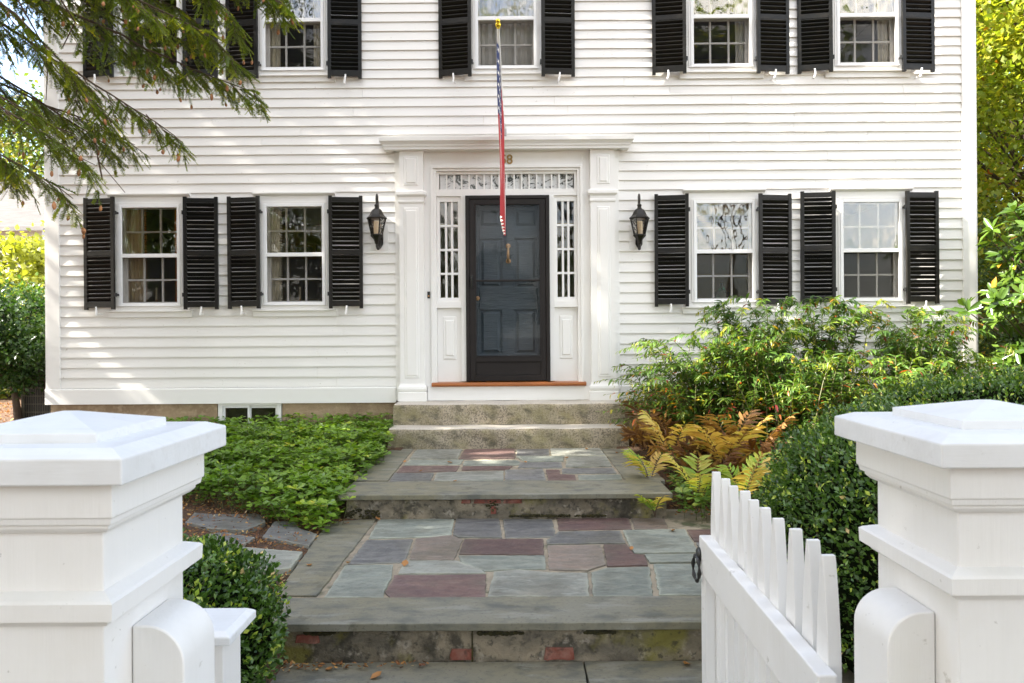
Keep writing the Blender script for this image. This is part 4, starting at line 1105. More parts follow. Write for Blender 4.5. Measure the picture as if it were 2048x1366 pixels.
def leaf_arrays(P, Tn, N, L, Wd, tpl):
    tv, tf = tpl; tv = np.array(tv, float); n = len(P)
    Tn = unit(Tn); B = np.cross(N, Tn); bad = np.linalg.norm(B, axis=1) < 1e-4
    B[bad] = np.cross(np.array([[.31, .77, .2]]), Tn[bad]); B = unit(B); N2 = np.cross(Tn, B)
    V = (P[:, None, :] + tv[None, :, 0, None] * (L[:, None, None] * Tn[:, None, :]) + tv[None, :, 1, None] * (Wd[:, None, None] * B[:, None, :])
         + tv[None, :, 2, None] * (L[:, None, None] * N2[:, None, :]))
    return V.reshape(-1, 3)
def leaves(name, mat, parent, sets, extra=None, loc=None, smooth=True):
    """sets: list of (P, T, N, L, W, template, tone); everything becomes ONE mesh. extra: (MB, material) for stems in the same mesh"""
    V = []; lv = []; ls = []; tone = []; off = 0; lo = 0
    for P, Tn, N, L, Wd, tpl, tn in sets:
        if len(P) == 0: continue
        v = leaf_arrays(P, Tn, N, L, Wd, tpl); nv = len(tpl[0]); n = len(P)
        V.append(v); base = off + np.arange(n) * nv
        flat = np.concatenate([np.array(f) for f in tpl[1]]); sizes = np.array([len(f) for f in tpl[1]])
        lv.append((base[:, None] + flat[None, :]).ravel())
        st = np.concatenate([[0], np.cumsum(sizes)[:-1]])
        ls.append((lo + np.arange(n)[:, None] * len(flat) + st[None, :]).ravel())
        tone.append(np.repeat(tn, len(sizes)))
        off += n * nv; lo += n * len(flat)
    mi = None
    if extra:
        mb, em = extra
        if mb.v:
            V.append(np.array(mb.v, float)); flat = np.concatenate([np.array(f) for f in mb.f]) + off; sizes = np.array([len(f) for f in mb.f])
            lv.append(flat); ls.append(lo + np.concatenate([[0], np.cumsum(sizes)[:-1]])); nf = sum(len(t) for t in tone)
            tone.append(np.full(len(sizes), .5)); mi = np.zeros(nf + len(sizes), dtype=np.int32); mi[nf:] = 1
    V = np.concatenate(V); lv = np.concatenate(lv).astype(np.int32); ls = np.concatenate(ls).astype(np.int32); tone = np.concatenate(tone).astype(np.float32)
    base = Vector(loc) if loc is not None else (WL[parent.name] if parent is not None else Vector((0, 0, 0)))
    V = V - np.array(base)[None, :]
    me = bpy.data.meshes.new(name)
    me.vertices.add(len(V)); me.vertices.foreach_set('co', V.astype(np.float32).ravel())
    me.loops.add(len(lv)); me.loops.foreach_set('vertex_index', lv)
    me.polygons.add(len(ls)); me.polygons.foreach_set('loop_start', ls)
    me.update(calc_edges=True); me.validate()
    me.materials.append(mat)
    if mi is not None: me.materials.append(extra[1]); me.polygons.foreach_set('material_index', mi)
    a = me.attributes.new('tone', 'FLOAT', 'FACE')
    if len(tone) == len(me.polygons): a.data.foreach_set('value', tone)
    if smooth: me.polygons.foreach_set('use_smooth', np.ones(len(me.polygons), dtype=bool))
    o = bpy.data.objects.new(name, me); link(o, parent)
    if parent is None or loc is not None: o.location = base - (WL[parent.name] if parent is not None else Vector((0, 0, 0)))
    WL[o.name] = base
    return o
def rdir(n): return unit(rng.normal(size=(n, 3)))
def wob(P, s, seed):
    r = np.random.default_rng(seed); out = np.zeros(len(P))
    for i in range(5):
        k = r.normal(size=3) * s * (1 + .7 * i); out += np.sin(P @ k + r.uniform(0, 6.3)) / (1 + .6 * i)
    return out / 2.5
A = np.array
LM = {}
LM['box'] = leafmat('boxwood_leaf', [(0, (0.0316, 0.0703, 0.0133)), (0.45, (0.0702, 0.1438, 0.0218)), (0.78, (0.1317, 0.2344, 0.0315)), (0.86, (0.3159, 0.4375, 0.0545)), (0.955, (0.4738, 0.5312, 0.0847)), (0.965, (0.702, 0.5156, 0.2662)), (1, (0.7898, 0.5938, 0.3388))], .28, .22)
LM['pachy'] = leafmat('ground_cover_leaf', [(0, (0.0669, 0.135, 0.0139)), (0.4, (0.1215, 0.225, 0.0218)), (0.75, (0.1944, 0.315, 0.0297)), (0.93, (0.3402, 0.4275, 0.0446)), (1, (0.5589, 0.5175, 0.0594))], .36, .3)
LM['hem'] = leafmat('hemlock_needle', [(0, (0.058, 0.0992, 0.0121)), (0.5, (0.145, 0.2009, 0.0169)), (0.8, (0.319, 0.3544, 0.0242)), (1, (0.638, 0.567, 0.0363))], .5, .38)
LM['leu'] = leafmat('glossy_lance_leaf', [(0, (0.0339, 0.0829, 0.0142)), (0.45, (0.0812, 0.1602, 0.0213)), (0.72, (0.1692, 0.2431, 0.0267)), (0.86, (0.3247, 0.3094, 0.0311)), (0.9, (0.4871, 0.2873, 0.0267)), (0.94, (0.5683, 0.1326, 0.0267)), (0.97, (0.2706, 0.0331, 0.0267)), (1, (0.2165, 0.0221, 0.0222))], .42, .3)
LM['fern'] = leafmat('autumn_fern', [(0, (0.069, 0.0323, 0.016)), (0.25, (0.1564, 0.0712, 0.028)), (0.42, (0.3036, 0.1568, 0.05)), (0.6, (0.5152, 0.3325, 0.09)), (0.74, (0.5704, 0.437, 0.13)), (0.86, (0.368, 0.4085, 0.06)), (1, (0.2116, 0.3705, 0.055))], .6, .35)
LM['rhodo'] = leafmat('rhododendron_leaf', [(0, (0.0338, 0.0735, 0.0135)), (0.5, (0.0844, 0.1522, 0.0198)), (0.85, (0.1575, 0.231, 0.0315)), (0.94, (0.3375, 0.315, 0.045)), (1, (0.6, 0.231, 0.027))], .25, .22)
LM['maple'] = leafmat('autumn_tree_leaf', [(0, (0.09, 0.144, 0.014)), (0.4, (0.2025, 0.2592, 0.0245)), (0.72, (0.345, 0.3312, 0.035)), (0.93, (0.435, 0.2592, 0.035)), (1, (0.375, 0.1008, 0.021))], .5, .5)
LM['oak'] = leafmat('green_tree_leaf', [(0, (0.027, 0.054, 0.0108)), (0.5, (0.0585, 0.099, 0.0162)), (0.85, (0.117, 0.153, 0.0225)), (1, (0.27, 0.225, 0.0315))], .5, .4)
LM['dark'] = leafmat('dark_tree_leaf', [(0, (.012, .028, .010)), (.6, (.030, .055, .014)), (1, (.075, .10, .02))], .5, .3)
LM['arbor'] = leafmat('yellow_conifer_spray', [(0, (0.112, 0.136, 0.016)), (0.5, (0.24, 0.264, 0.028)), (1, (0.368, 0.368, 0.048))], .5, .35)
LM['shrub'] = leafmat('side_shrub_leaf', [(0, (0.0176, 0.048, 0.0096)), (0.6, (0.044, 0.1, 0.016)), (1, (0.136, 0.2, 0.028))], .4, .3)
LM['litter'] = leafmat('leaf_litter', [(0, (.10, .04, .02)), (.4, (.24, .10, .035)), (.75, (.40, .19, .06)), (.95, (.50, .33, .12)), (1, (.40, .34, .25))], .7, .15)

# ---- rounded clipped boxwoods
def boxwood(label, c, rad, n, seed, size=.027, zmin=0., pw=3.0):
    r = np.random.default_rng(seed); c = A(c); rad = A(rad)
    root = empty('boxwood_shrub', (c[0], c[1], gnd(c[0], c[1])), label, 'boxwood')
    D_ = unit(r.normal(size=(n, 3)))
    D_[:, 2] = np.where(D_[:, 2] < -.35, -D_[:, 2], D_[:, 2]); D_ = unit(D_)
    s = (np.abs(D_) ** pw).sum(1) ** (-1 / pw)
    S_ = D_ * s[:, None]
    bump = 1 + .075 * wob(S_ * rad, 6, seed) + .05 * wob(S_ * rad, 17, seed + 1)
    depth = 1 - np.abs(r.normal(size=n)) * .075 + .03 * r.random(n)
    P = c + S_ * rad * (bump * depth)[:, None]
    nrm = unit(np.sign(S_) * np.abs(S_) ** (pw - 1) / rad)
    up = A([0, 0, 1.])
    # leaves grouped on short shoots
    T = unit(nrm * .75 + up * .35 + r.normal(size=(n, 3)) * .65)
    N = unit(nrm * .8 + up * .5 + r.normal(size=(n, 3)) * .5)
    keep = P[:, 2] > zmin; P, T, N, depth = P[keep], T[keep], N[keep], depth[keep]; n = len(P); nrm_keep = nrm[keep]
    L = size * r.uniform(.7, 1.25, n); tone = np.clip(r.beta(1.6, 2.6, n) * .85 + .16 * wob(P, 11, seed + 5), 0, .84)
    new = (r.random(n) < .15) & (wob(P, 14, seed + 9) > -.1) & (depth > .95); tone[new] = r.uniform(.84, .95, new.sum())
    dead = r.random(n) < .006; tone[dead] = r.uniform(.965, 1, dead.sum())
    sh = r.choice(n, min(n, max(60, n // 130)), replace=False); k = MB(); sp, st, sn, stn = [], [], [], []
    for a in sh:          # stray shoots standing out of the clipped surface
        d = unit((nrm_keep[a] * .6 + up * .6 + r.normal(size=3) * .35)[None])[0]; ln = r.uniform(.03, .085)
        k.tube([tuple(P[a] - d * .05), tuple(P[a] + d * ln)], [.0018, .001], 3, cap=False); tb = r.uniform(.45, .95)
        for q in range(9):
            sp.append(P[a] + d * ln * (q / 8)); v = r.normal(size=3); st.append(d * .5 + v / np.linalg.norm(v)); sn.append(d + r.normal(size=3) * .4); stn.append(tb)
    sL = size * r.uniform(.6, 1.0, len(sp))
    leaves('foliage', LM['box'], root, [(P, T, N, L, L * r.uniform(.5, .72, n), T_FOLD, tone), (A(sp), A(st), A(sn), sL, sL * .58, T_FOLD, A(stn))], (k, M['twig']), smooth=False)
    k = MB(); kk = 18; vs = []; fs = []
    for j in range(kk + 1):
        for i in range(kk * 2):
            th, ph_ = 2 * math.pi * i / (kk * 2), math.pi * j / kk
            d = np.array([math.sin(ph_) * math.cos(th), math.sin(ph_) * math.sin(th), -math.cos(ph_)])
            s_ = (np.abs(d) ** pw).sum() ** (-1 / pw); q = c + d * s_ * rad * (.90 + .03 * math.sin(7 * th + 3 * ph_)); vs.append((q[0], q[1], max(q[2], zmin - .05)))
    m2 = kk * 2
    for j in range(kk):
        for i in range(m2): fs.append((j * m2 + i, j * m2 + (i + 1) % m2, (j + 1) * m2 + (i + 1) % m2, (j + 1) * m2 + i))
    k.add(vs, fs); k.build('shade_core', LM_core, root, smooth=True)
    return root
LM_core = surf('painted_shade_core', (.006, .010, .004), 1, [((30, 30, 30), .5, .7, (.02, .015, .009), .6)], spec=0, bump=((30, 30, 30), 1, .03))  # near-black solid core: the shade between the leaves put into its colour
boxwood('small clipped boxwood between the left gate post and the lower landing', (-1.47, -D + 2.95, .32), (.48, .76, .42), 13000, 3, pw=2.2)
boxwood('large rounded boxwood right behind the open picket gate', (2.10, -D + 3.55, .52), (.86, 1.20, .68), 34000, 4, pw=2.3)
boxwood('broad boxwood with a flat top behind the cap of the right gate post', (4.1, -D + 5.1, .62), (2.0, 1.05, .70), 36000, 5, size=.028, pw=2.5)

# ---- ground cover on the left bed
def inpoly(P, poly):
    x, y = P[:, 0], P[:, 1]; c = np.zeros(len(P), bool); j = len(poly) - 1
    for i in range(len(poly)):
        xi, yi = poly[i]; xj, yj = poly[j]
        c ^= ((yi > y) != (yj > y)) & (x < (xj - xi) * (y - yi) / (yj - yi + 1e-12) + xi); j = i
    return c
def rosettes(name, label, poly, n, seed, hgt, lsz, mat, nl=(5, 8), stem=True, dens_edge=None):
    r = np.random.default_rng(seed); poly = [tuple(p) for p in poly]
    xs_ = [p[0] for p in poly]; ys_ = [p[1] for p in poly]
    P = np.stack([r.uniform(min(xs_), max(xs_), n * 3), r.uniform(min(ys_), max(ys_), n * 3)], 1)
    P = P[inpoly(P, poly)][:n]; m = len(P)
    g = A([gnd(a, b) for a, b in P]); H = r.uniform(hgt * .5, hgt * 1.25, m) + .04 * wob(np.c_[P, P[:, :1] * 0], 5, seed)
    sets = []; pp = []; tt = []; nn = []; ll = []; tn = []
    k = MB(); cl = np.clip(.42 + .26 * wob(np.c_[P, P[:, :1] * 0], 4, seed + 2) + r.normal(size=m) * .15, 0, 1)
    for i in range(m):
        lean = r.normal(size=2) * .25; q = r.integers(*nl); a0 = r.uniform(0, 6.28)
        top = A([P[i, 0] + lean[0] * H[i], P[i, 1] + lean[1] * H[i], g[i] + H[i]])
        ax = unit(A([[lean[0], lean[1], 1.]]))[0]; szv = r.uniform(.7, 1.25)
        for w in range(q):
            a = a0 + 2 * math.pi * w / q + r.normal() * .2
            el = r.uniform(-.35, .45)
            d = A([math.cos(a) * math.cos(el), math.sin(a) * math.cos(el), math.sin(el)]) + ax * .1
            pp.append(top); tt.append(d); nn.append(ax + r.normal(size=3) * .2); ll.append(lsz * szv * r.uniform(.75, 1.2)); tn.append(cl[i] + r.normal() * .1)
        for w in range(3):
            a = r.uniform(0, 6.28); z = r.uniform(.3, .85)
            pp.append(A([P[i, 0], P[i, 1], g[i] + H[i] * z])); tt.append(A([math.cos(a), math.sin(a), r.uniform(-.3, .3)])); nn.append(A([0, 0, 1.]) + r.normal(size=3) * .3); ll.append(lsz * r.uniform(.6, 1)); tn.append(cl[i] * .7)
        if stem and i % 2 == 0: k.tube([(P[i, 0], P[i, 1], g[i] - .02), tuple(top)], .0025, 3, cap=False)
    ll = A(ll); o = leaves(name, mat, None, [(A(pp), A(tt), A(nn), ll, ll * .62, T_OBOV, np.clip(A(tn), 0, 1))], (k, M['stem']), loc=(P[:, 0].mean(), P[:, 1].mean(), g.mean()))
    tag(o, label, 'ground cover', kind='stuff'); return o
front = [ptz(a, b, .2) for a, b in ((300, 1000), (380, 1022), (480, 1034), (560, 1052), (640, 1070), (690, 1050))]
side = [(L2X0 - .02, Y2 - .02), (L2X0 - .02, Y2 + .35), (ptz(765, 925, .4).x - .02, Y2 + 1.35), (ptz(783, 898, .387).x - .03, Y3 + .05), (ptz(783, 898, .387).x, -.06)]
rosettes('ground_cover', 'bed of green whorled ground cover below the basement window', [(p.x, p.y) for p in front] + side + [(-4.15, -.06), (-4.2, -2.0)], 2700, 21, .185, .062, LM['pachy'])
fr = [ptz(a, b, .3) for a, b in ((1345, 1055), (1420, 1065), (1470, 1000))]
rosettes('weedy_undergrowth', 'low yellowing weeds under the ferns beside the upper landing', [(L2X1 + .02, Y2 - .12), (2.0, Y2 - .35), (2.7, -2.3), (2.2, -.7), (1.36, -.8), (1.38, Y2 + 1.0)], 760, 22, .19, .056, leafmat('weed_leaf', [(0, (.05, .11, .02)), (.5, (.11, .20, .03)), (.8, (.25, .29, .04)), (1, (.38, .27, .05))], .45, .35), nl=(4, 7))

# ---- arching shrubs right of the door
def lance_shrub(label, c, n, seed, hmax, spread, lean=(0, 0)):
    r = np.random.default_rng(seed); zb = gnd(*c)
    root = empty('arching_shrub', (c[0], c[1], zb), label, 'shrub')
    k = MB(); pp, tt, nn, ll, ww, tn = [], [], [], [], [], []; rp, rt = [], []
    for i in range(n):
        a = r.uniform(0, 6.28); h = hmax * r.uniform(.55, 1.05) * (1 if r.random() > .42 else .55); out = spread * r.uniform(.25, 1.05)
        b = Vector((c[0] + r.normal() * .14, c[1] + r.normal() * .10, zb))
        dx = Vector((math.cos(a) + lean[0], math.sin(a) * .6 + lean[1], 0)) * out
        pts = []
        for q in range(9):
            t = q / 8; pts.append(b + Vector((dx.x * t ** 1.6, dx.y * t ** 1.6, h * (1 - (1 - t) ** 1.7) - .20 * h * max(0, t - .72) ** 1.2 * 3)))
        for p in pts: p.y = min(p.y, -.07)
        k.tube(pts, [.0055 - .004 * q / 8 for q in range(9)], 4, cap=False)
        m = int(h * 37) + 8; tone0 = np.clip(.36 + r.normal() * .14, .08, .7)
        zrot = r.uniform(0, 6.28)
        for w in range(m):
            t = .10 + .90 * w / (m - 1); f = t * 8; j = min(7, int(f)); p = pts[j].lerp(pts[j + 1], f - j); tg = (pts[j + 1] - pts[j]).normalized()
            s = 1 if w % 2 else -1; sd_ = tg.cross(Vector((math.cos(zrot + w * .3) * .4, math.sin(zrot + w * .3) * .4, 1))).normalized() * s
            d = sd_ * .85 + tg * .55 + Vector((0, 0, r.uniform(-.55, .15)))
            pp.append(A(p)); tt.append(A(d)); nn.append(A((0, 0, 1.)) + r.normal(size=3) * .3)
            L = r.uniform(.064, .115) * (1 - .35 * max(0, t - .85) / .15); ll.append(L); ww.append(L * r.uniform(.20, .29))
            v = tone0 + r.normal() * .12 + (.22 if t > .9 else 0); v = min(v, .85)
            low = p.z < zb + .62
            if r.random() < (.16 if low else .03): v = r.uniform(.84, 1)
            tn.append(v)
        if r.random() < .45:      # drooping flower racemes
            for _ in range(3):
                e = pts[int(r.integers(5, 8))]; le = r.uniform(.07, .13)
                for q in range(12):
                    rp.append(A((e.x + r.normal() * .005, e.y - .02 + r.normal() * .005, e.z - le * q / 12))); rt.append(A((r.normal(), r.normal(), -.8)))
    ll = A(ll)
    sets = [(A(pp), A(tt), A(nn), ll, A(ww), T_LANCE, np.clip(A(tn), 0, 1))]
    leaves('foliage', LM['leu'], root, sets)
    if rp:
        n_ = len(rp); leaves('flower_cluster', LM['leu'], root, [(A(rp), A(rt), rdir(n_), np.full(n_, .014), np.full(n_, .008), T_FOLD, np.full(n_, .84))])
    k.build('stems', M['stem'], root, smooth=True)
    return root
lance_shrub('green arching shrub of lance leaves nearest the front door steps', (1.95, -1.00), 110, 31, 1.22, .75, (-.35, 0))
lance_shrub('small arching shrub leaning over the end of the granite steps', (1.75, -.55), 84, 38, .90, .5, (-.5, 0))
lance_shrub('low arching shrub between the brown ferns and the tall shrubs', (2.35, -1.25), 100, 39, 1.38, .62)
lance_shrub('low arching shrub along the wall below the right windows', (3.05, -.55), 80, 40, 1.35, .7)
lance_shrub('leafy arching shrub filling the gap below the window nearest the right corner', (4.45, -.55), 90, 41, 1.38, .7)
lance_shrub('tall arching shrub in front of the window beside the right lantern', (2.55, -.80), 110, 32, 1.66, .62)
lance_shrub('arching shrub with orange lower leaves just behind the yellow ferns', (2.85, -1.55), 90, 33, 1.15, .60)
lance_shrub('arching shrub under the gap between the two right ground-floor windows', (3.35, -.75), 105, 34, 1.66, .62)
lance_shrub('arching shrub in front of the window nearest the right house corner', (4.15, -.95), 105, 35, 1.52, .66)
lance_shrub('arching shrub with a few dark red leaves above the far boxwood', (3.75, -1.75), 80, 36, 1.10, .65)
lance_shrub('arching shrub at the right house corner below the rhododendron', (4.95, -1.15), 80, 37, 1.15, .66)

# ---- ferns
def fern(label, c, nf, seed, size, tone, crump=0., up=.9):
    r = np.random.default_rng(seed); zb = gnd(*c)
    root = empty('fern', (c[0], c[1], zb), label, 'fern')
    k = MB(); pp, tt, nn, ll, ww, tn = [], [], [], [], [], []; q_ = [[], [], [], [], [], []]
    for i in range(max(4, nf - 2)):
        a = r.uniform(0, 6.28); L = size * 1.25 * r.uniform(.75, 1.15); pts = []; cr = r.random() < crump
        d = A([math.cos(a), math.sin(a) - .35, 0])
        for s in range(11):
            t = s / 10; z = L * (up * t - (.30 if not cr else .9) * t * t * .62); o = L * (.20 * t + .30 * t * t)
            pts.append(Vector((c[0] + d[0] * o, c[1] + d[1] * o, max(zb + .02, zb + z + .03))))
        k.tube(pts, [.004 - .003 * s / 10 for s in range(11)], 4, cap=False)
        t0 = np.clip((r.uniform(.10, .50) if cr else tone) + r.normal() * .08, 0, 1)
        npair = 11
        for w in range(npair):
            t = .30 + .70 * w / npair; f = t * 10; j = min(9, int(f)); p = pts[j].lerp(pts[j + 1], f - j); tg = (pts[j + 1] - pts[j]).normalized()
            ln = L * .34 * math.sin(math.pi * min(1, (1.02 - t) * 1.15 + .10)) + .012
            side_ = tg.cross(Vector((0, 0, 1)) if abs(tg.z) < .95 else Vector((0, 1, 0))).normalized(); nrm = side_.cross(tg)
            for s in (-1, 1):
                dd = side_ * s + tg * .60 + (Vector(r.normal(size=3)) * (1.25 if cr else .12)) - Vector((0, 0, .5 if cr else .05))
                T_ = (pp, tt, nn, ll, ww, tn) if not cr else q_
                for arr, val in zip(T_, (A(p), A(dd), A(nrm) + r.normal(size=3) * (.6 if cr else .08), ln * r.uniform(.85, 1.1), ln * .165 + .003, t0 + r.normal() * .05)): arr.append(val)
    sets = []
    if pp: sets.append((A(pp), A(tt), A(nn), A(ll), A(ww), T_LANCE, np.clip(A(tn), 0, 1)))
    if q_[0]: sets.append((A(q_[0]), A(q_[1]), A(q_[2]), A(q_[3]) * .85, A(q_[4]) * .9, T_CURL, np.clip(A(q_[5]), 0, 1)))
    leaves('fronds', LM['fern'], root, sets); k.build('stalks', M['twig'], root, smooth=True)
    return root
def fpos(px, py, d): p = pd(px, py, d); return (p.x, p.y)
fern('golden fern with broad fronds in front of the orange-leaved shrub', fpos(1450, 960, 6.35), 9, 41, .50, .66, .35, 1.05)
fern('yellow and brown fern closest to the granite steps', fpos(1345, 930, 6.9), 9, 42, .46, .60, .45, 1.05)
fern('withered brown fern between the two golden ferns', fpos(1405, 960, 6.6), 9, 43, .42, .30, .85)
fern('crumpled rust brown fern beside the lower granite step', fpos(1300, 905, 7.5), 9, 44, .42, .28, .8, .95)
fern('brown fern dying back under the arching shrub by the steps', fpos(1350, 880, 7.4), 8, 45, .42, .22, .7, 1.0)
fern('lime green fern just above the top of the gate pickets', fpos(1395, 1040, 5.75), 5, 46, .38, .88, 0, 1.1)
fern('pale yellow green fern between the gate pickets and the large boxwood', fpos(1487, 1040, 5.6), 5, 47, .36, .84, 0, 1.1)
fern('small yellowing fern at the edge of the upper landing', fpos(1300, 985, 6.3), 7, 48, .36, .84, .1, .9)
fern('dry brown fern against the side of the large boxwood', fpos(1535, 950, 6.1), 9, 49, .44, .32, .7, 1.0)
fern('tiny yellow fern rooted at the foot of the upper riser', fpos(1310, 1035, 5.62), 5, 50, .20, .86, .1, .9)

fern('rusty fern between the golden fern and the large boxwood', fpos(1500, 915, 6.6), 9, 51, .46, .40, .55, 1.05)
fern('orange brown fern below the orange-leaved shrub', fpos(1460, 890, 7.0), 9, 52, .46, .45, .45, 1.1)
fern('curled brown fern above the yellow green fern by the pickets', fpos(1420, 985, 6.1), 9, 53, .40, .25, .85, 1.0)
fern('straw yellow fern at the bend between the landing slab and the golden fern', fpos(1370, 960, 6.5), 8, 54, .40, .74, .3, 1.1)
fern('dark rust fern against the foundation by the granite steps', fpos(1300, 870, 7.9), 9, 55, .42, .18, .6, 1.0)
fern('brown fern spilling over the end of the lower granite step', fpos(1272, 890, 7.85), 7, 56, .30, .35, .5, .9)

# ---- rhododendron
def rhodo(label, c, rad, n, seed):
    r = np.random.default_rng(seed); c = A(c); rad = A(rad); zb = gnd(c[0], c[1])
    root = empty('rhododendron', (c[0], c[1], zb), label, 'rhododendron')
    k = MB(); pp, tt, nn, ll, tn = [], [], [], [], []
    Dn = unit(r.normal(size=(n, 3))); Dn[:, 1] = np.where(r.random(n) < .75, -np.abs(Dn[:, 1]), Dn[:, 1])
    for i in range(n):
        p = c + Dn[i] * rad * r.uniform(.72, 1.05) * (1 + .18 * math.sin(Dn[i, 2] * 9 + Dn[i, 0] * 5))
        p[1] = min(p[1], -.1) if p[0] < HX1 + .1 else p[1]
        ax = unit((Dn[i] * A([1, 1, .5]) + A([0, 0, .8]) + r.normal(size=3) * .3)[None])[0]
        base = c + Dn[i] * rad * .25; base[2] = max(zb, p[2] - .5)
        k.tube([tuple(base), tuple((base + p) / 2 + A([0, 0, -.05])), tuple(p)], [.010, .008, .005], 4, cap=False)
        u_ = np.cross(ax, A([.3, .5, .2])); u_ /= np.linalg.norm(u_); v_ = np.cross(ax, u_); q = r.integers(7, 11); a0 = r.uniform(0, 6.28)
        t0 = np.clip(.42 + r.normal() * .16, 0, .85)
        for w in range(q):
            a = a0 + 2 * math.pi * w / q + r.normal() * .15; el = r.uniform(-.1, .8)
            pp.append(p); tt.append((u_ * math.cos(a) + v_ * math.sin(a)) * math.cos(el) + ax * math.sin(el)); nn.append(ax + r.normal(size=3) * .15)
            ll.append(r.uniform(.125, .19)); tn.append(r.uniform(.93, 1) if r.random() < .02 else t0 + r.normal() * .08)
    ll = A(ll); leaves('foliage', LM['rhodo'], root, [(A(pp), A(tt), A(nn), ll, ll * .34, T_OVAL, np.clip(A(tn), 0, 1))])
    k.tube([(c[0], c[1], zb - .05), (c[0] + .1, c[1], zb + .8), (c[0], c[1], c[2] + .5)], [.05, .04, .02], 6)
    k.build('branches', M['twig'], root, smooth=True)
rhodo('glossy rhododendron with large sunlit leaves at the right house corner', (5.75, -.85, 1.85), (.85, .62, 1.35), 280, 61)

# ---- trees
def tree(name, label, base, h, crown, rad, n, size, mat, seed, trunk=.16, nclump=70, tpl=T_FOLD, cl=.5, cat='tree', shell=.55, tonebias=.45, zcut=None):
    r = np.random.default_rng(seed); base = A(base, float); crown = A(crown, float); rad = A(rad, float)
    root = empty(name, tuple(base), label, cat)
    k = MB(); top = crown + A([0, 0, rad[2] * .55])
    tp = [base + (top - base) * t + A([math.sin(t * 5 + seed) * .12, math.cos(t * 4 + seed) * .12, 0]) * (h * .04) for t in np.linspace(0, 1, 8)]
    tp[0] = base - A([0, 0, .15])
    k.tube([tuple(q) for q in tp], [trunk * (1 - .85 * t) * (1.25 if t == 0 else 1) for t in np.linspace(0, 1, 8)], 9)
    C = []
    Dn = unit(r.normal(size=(nclump, 3)))
    for i in range(nclump):
        s = r.uniform(shell, 1.0) * (1 + .15 * math.sin(Dn[i, 0] * 6 + Dn[i, 2] * 8 + seed)); c = crown + Dn[i] * rad * s; C.append(c)
        if i % 3 == 0:
            t = np.clip((c[2] - base[2]) / (top[2] - base[2]) * .8 - .05, .15, .92); f = t * 7; j = min(6, int(f)); s0 = tp[j] + (tp[j + 1] - tp[j]) * (f - j)
            mid = (s0 + c) / 2 + A([0, 0, .08 * h * r.uniform(-.2, .5)])
            k.tube([tuple(s0), tuple(mid), tuple(c)], [trunk * .22, trunk * .12, trunk * .03], 5, cap=False)
    k.build('trunk', M['bark'], root, smooth=True)
    C = A(C); m = n // nclump
    idx = np.repeat(np.arange(nclump), m); P = C[idx] + r.normal(size=(len(idx), 3)) * (cl * A([1, 1, .65])) * r.uniform(.5, 1.3, nclump)[idx][:, None]
    nrm = unit(P - crown) ; T = unit(r.normal(size=P.shape) + nrm * .5 + A([0, 0, -.3])); N = unit(r.normal(size=P.shape) * .7 + A([0, 0, 1.]) + nrm * .3)
    ct = np.clip(tonebias + r.normal(size=nclump) * .16, 0, 1)
    L = size * r.uniform(.7, 1.3, len(P)); leaves('crown', mat, root, [(P, T, N, L, L * .7, tpl, np.clip(ct[idx] + r.normal(size=len(P)) * .14, 0, 1))], smooth=False)
    return root
# seen in the photo
tree('autumn_maple', 'yellow and orange autumn tree beyond the right house corner', (10.6, 6.5, .5), 12, (10.2, 6.2, 5.6), (3.6, 3.4, 5.2), 80000, .12, LM['maple'], 71, nclump=260, cl=.55, tonebias=.5)
tree('leafy_tree', 'green leafy tree standing behind the autumn tree on the right', (15, 15, .6), 13, (14.5, 15, 7.0), (5.5, 4, 6.5), 30000, .26, LM['oak'], 84, trunk=.25, nclump=200, cl=.9, tonebias=.6)
tree('berry_shrub', 'green shrub with reddish leaves between the autumn tree and the rhododendron', (8.0, 2.6, .5), 3, (7.8, 2.5, 1.9), (1.2, 1.0, 1.5), 9000, .07, LM['oak'], 72, trunk=.05, nclump=60, cl=.22, cat='shrub')
tree('conifer_shrub', 'bright yellow green conifer hedge shrub past the left house corner', (-9.3, 5.3, .5), 3.4, (-9.3, 5.3, 1.95), (1.9, 1.2, 1.75), 17000, .12, LM['arbor'], 73, trunk=.07, nclump=110, cl=.25, cat='shrub', tonebias=.5, tpl=T_LANCE)
tree('rounded_shrub', 'dark green rounded shrub in front of the air conditioner', (-6.25, .7, .5), 2.3, (-6.46, .6, 1.60), (.82, .70, .66), 16000, .055, LM['shrub'], 74, trunk=.05, nclump=100, cl=.14, cat='shrub', tonebias=.35)
tree('leafy_tree', 'sunlit leafy tree rising behind the neighbouring roof', (-22, 24, .6), 12, (-21.5, 24, 7.8), (4.5, 4, 4.3), 15000, .22, LM['oak'], 75, trunk=.25, nclump=90, cl=.8, tonebias=.75)
# across the street and along the left boundary: unseen; left crowns shaped to shade the front, far ones show in the window panes
tree('unseen_shade_tree', 'tall narrow shade tree standing out of frame beyond the left house corner', (-12.5, -1.9, .4), 19, (-12.4, -1.9, 12.3), (3.0, .95, 6.8), 6500, .22, LM['oak'], 76, trunk=.30, nclump=64, cl=.36)
tree('unseen_shade_tree', 'shade tree standing out of frame beside the hemlock', (-11.2, -3.8, .3), 14, (-11.2, -3.8, 8.0), (2.4, 1.1, 5.2), 9000, .24, LM['oak'], 82, trunk=.22, nclump=90, cl=.40)
tree('unseen_shade_tree', 'broad shade tree standing out of frame left of the front path', (-11.0, -7.4, .1), 17, (-11, -7.4, 10.5), (3.2, 2.5, 6.4), 22000, .28, LM['oak'], 77, trunk=.28, nclump=120, cl=.6)
tree('unseen_shade_tree', 'shade tree standing out of frame left of the gateway', (-9.5, -11.6, 0), 16, (-9.5, -11.6, 9.5), (3.2, 3.0, 5.8), 22000, .28, LM['oak'], 78, trunk=.26, nclump=110, cl=.65)
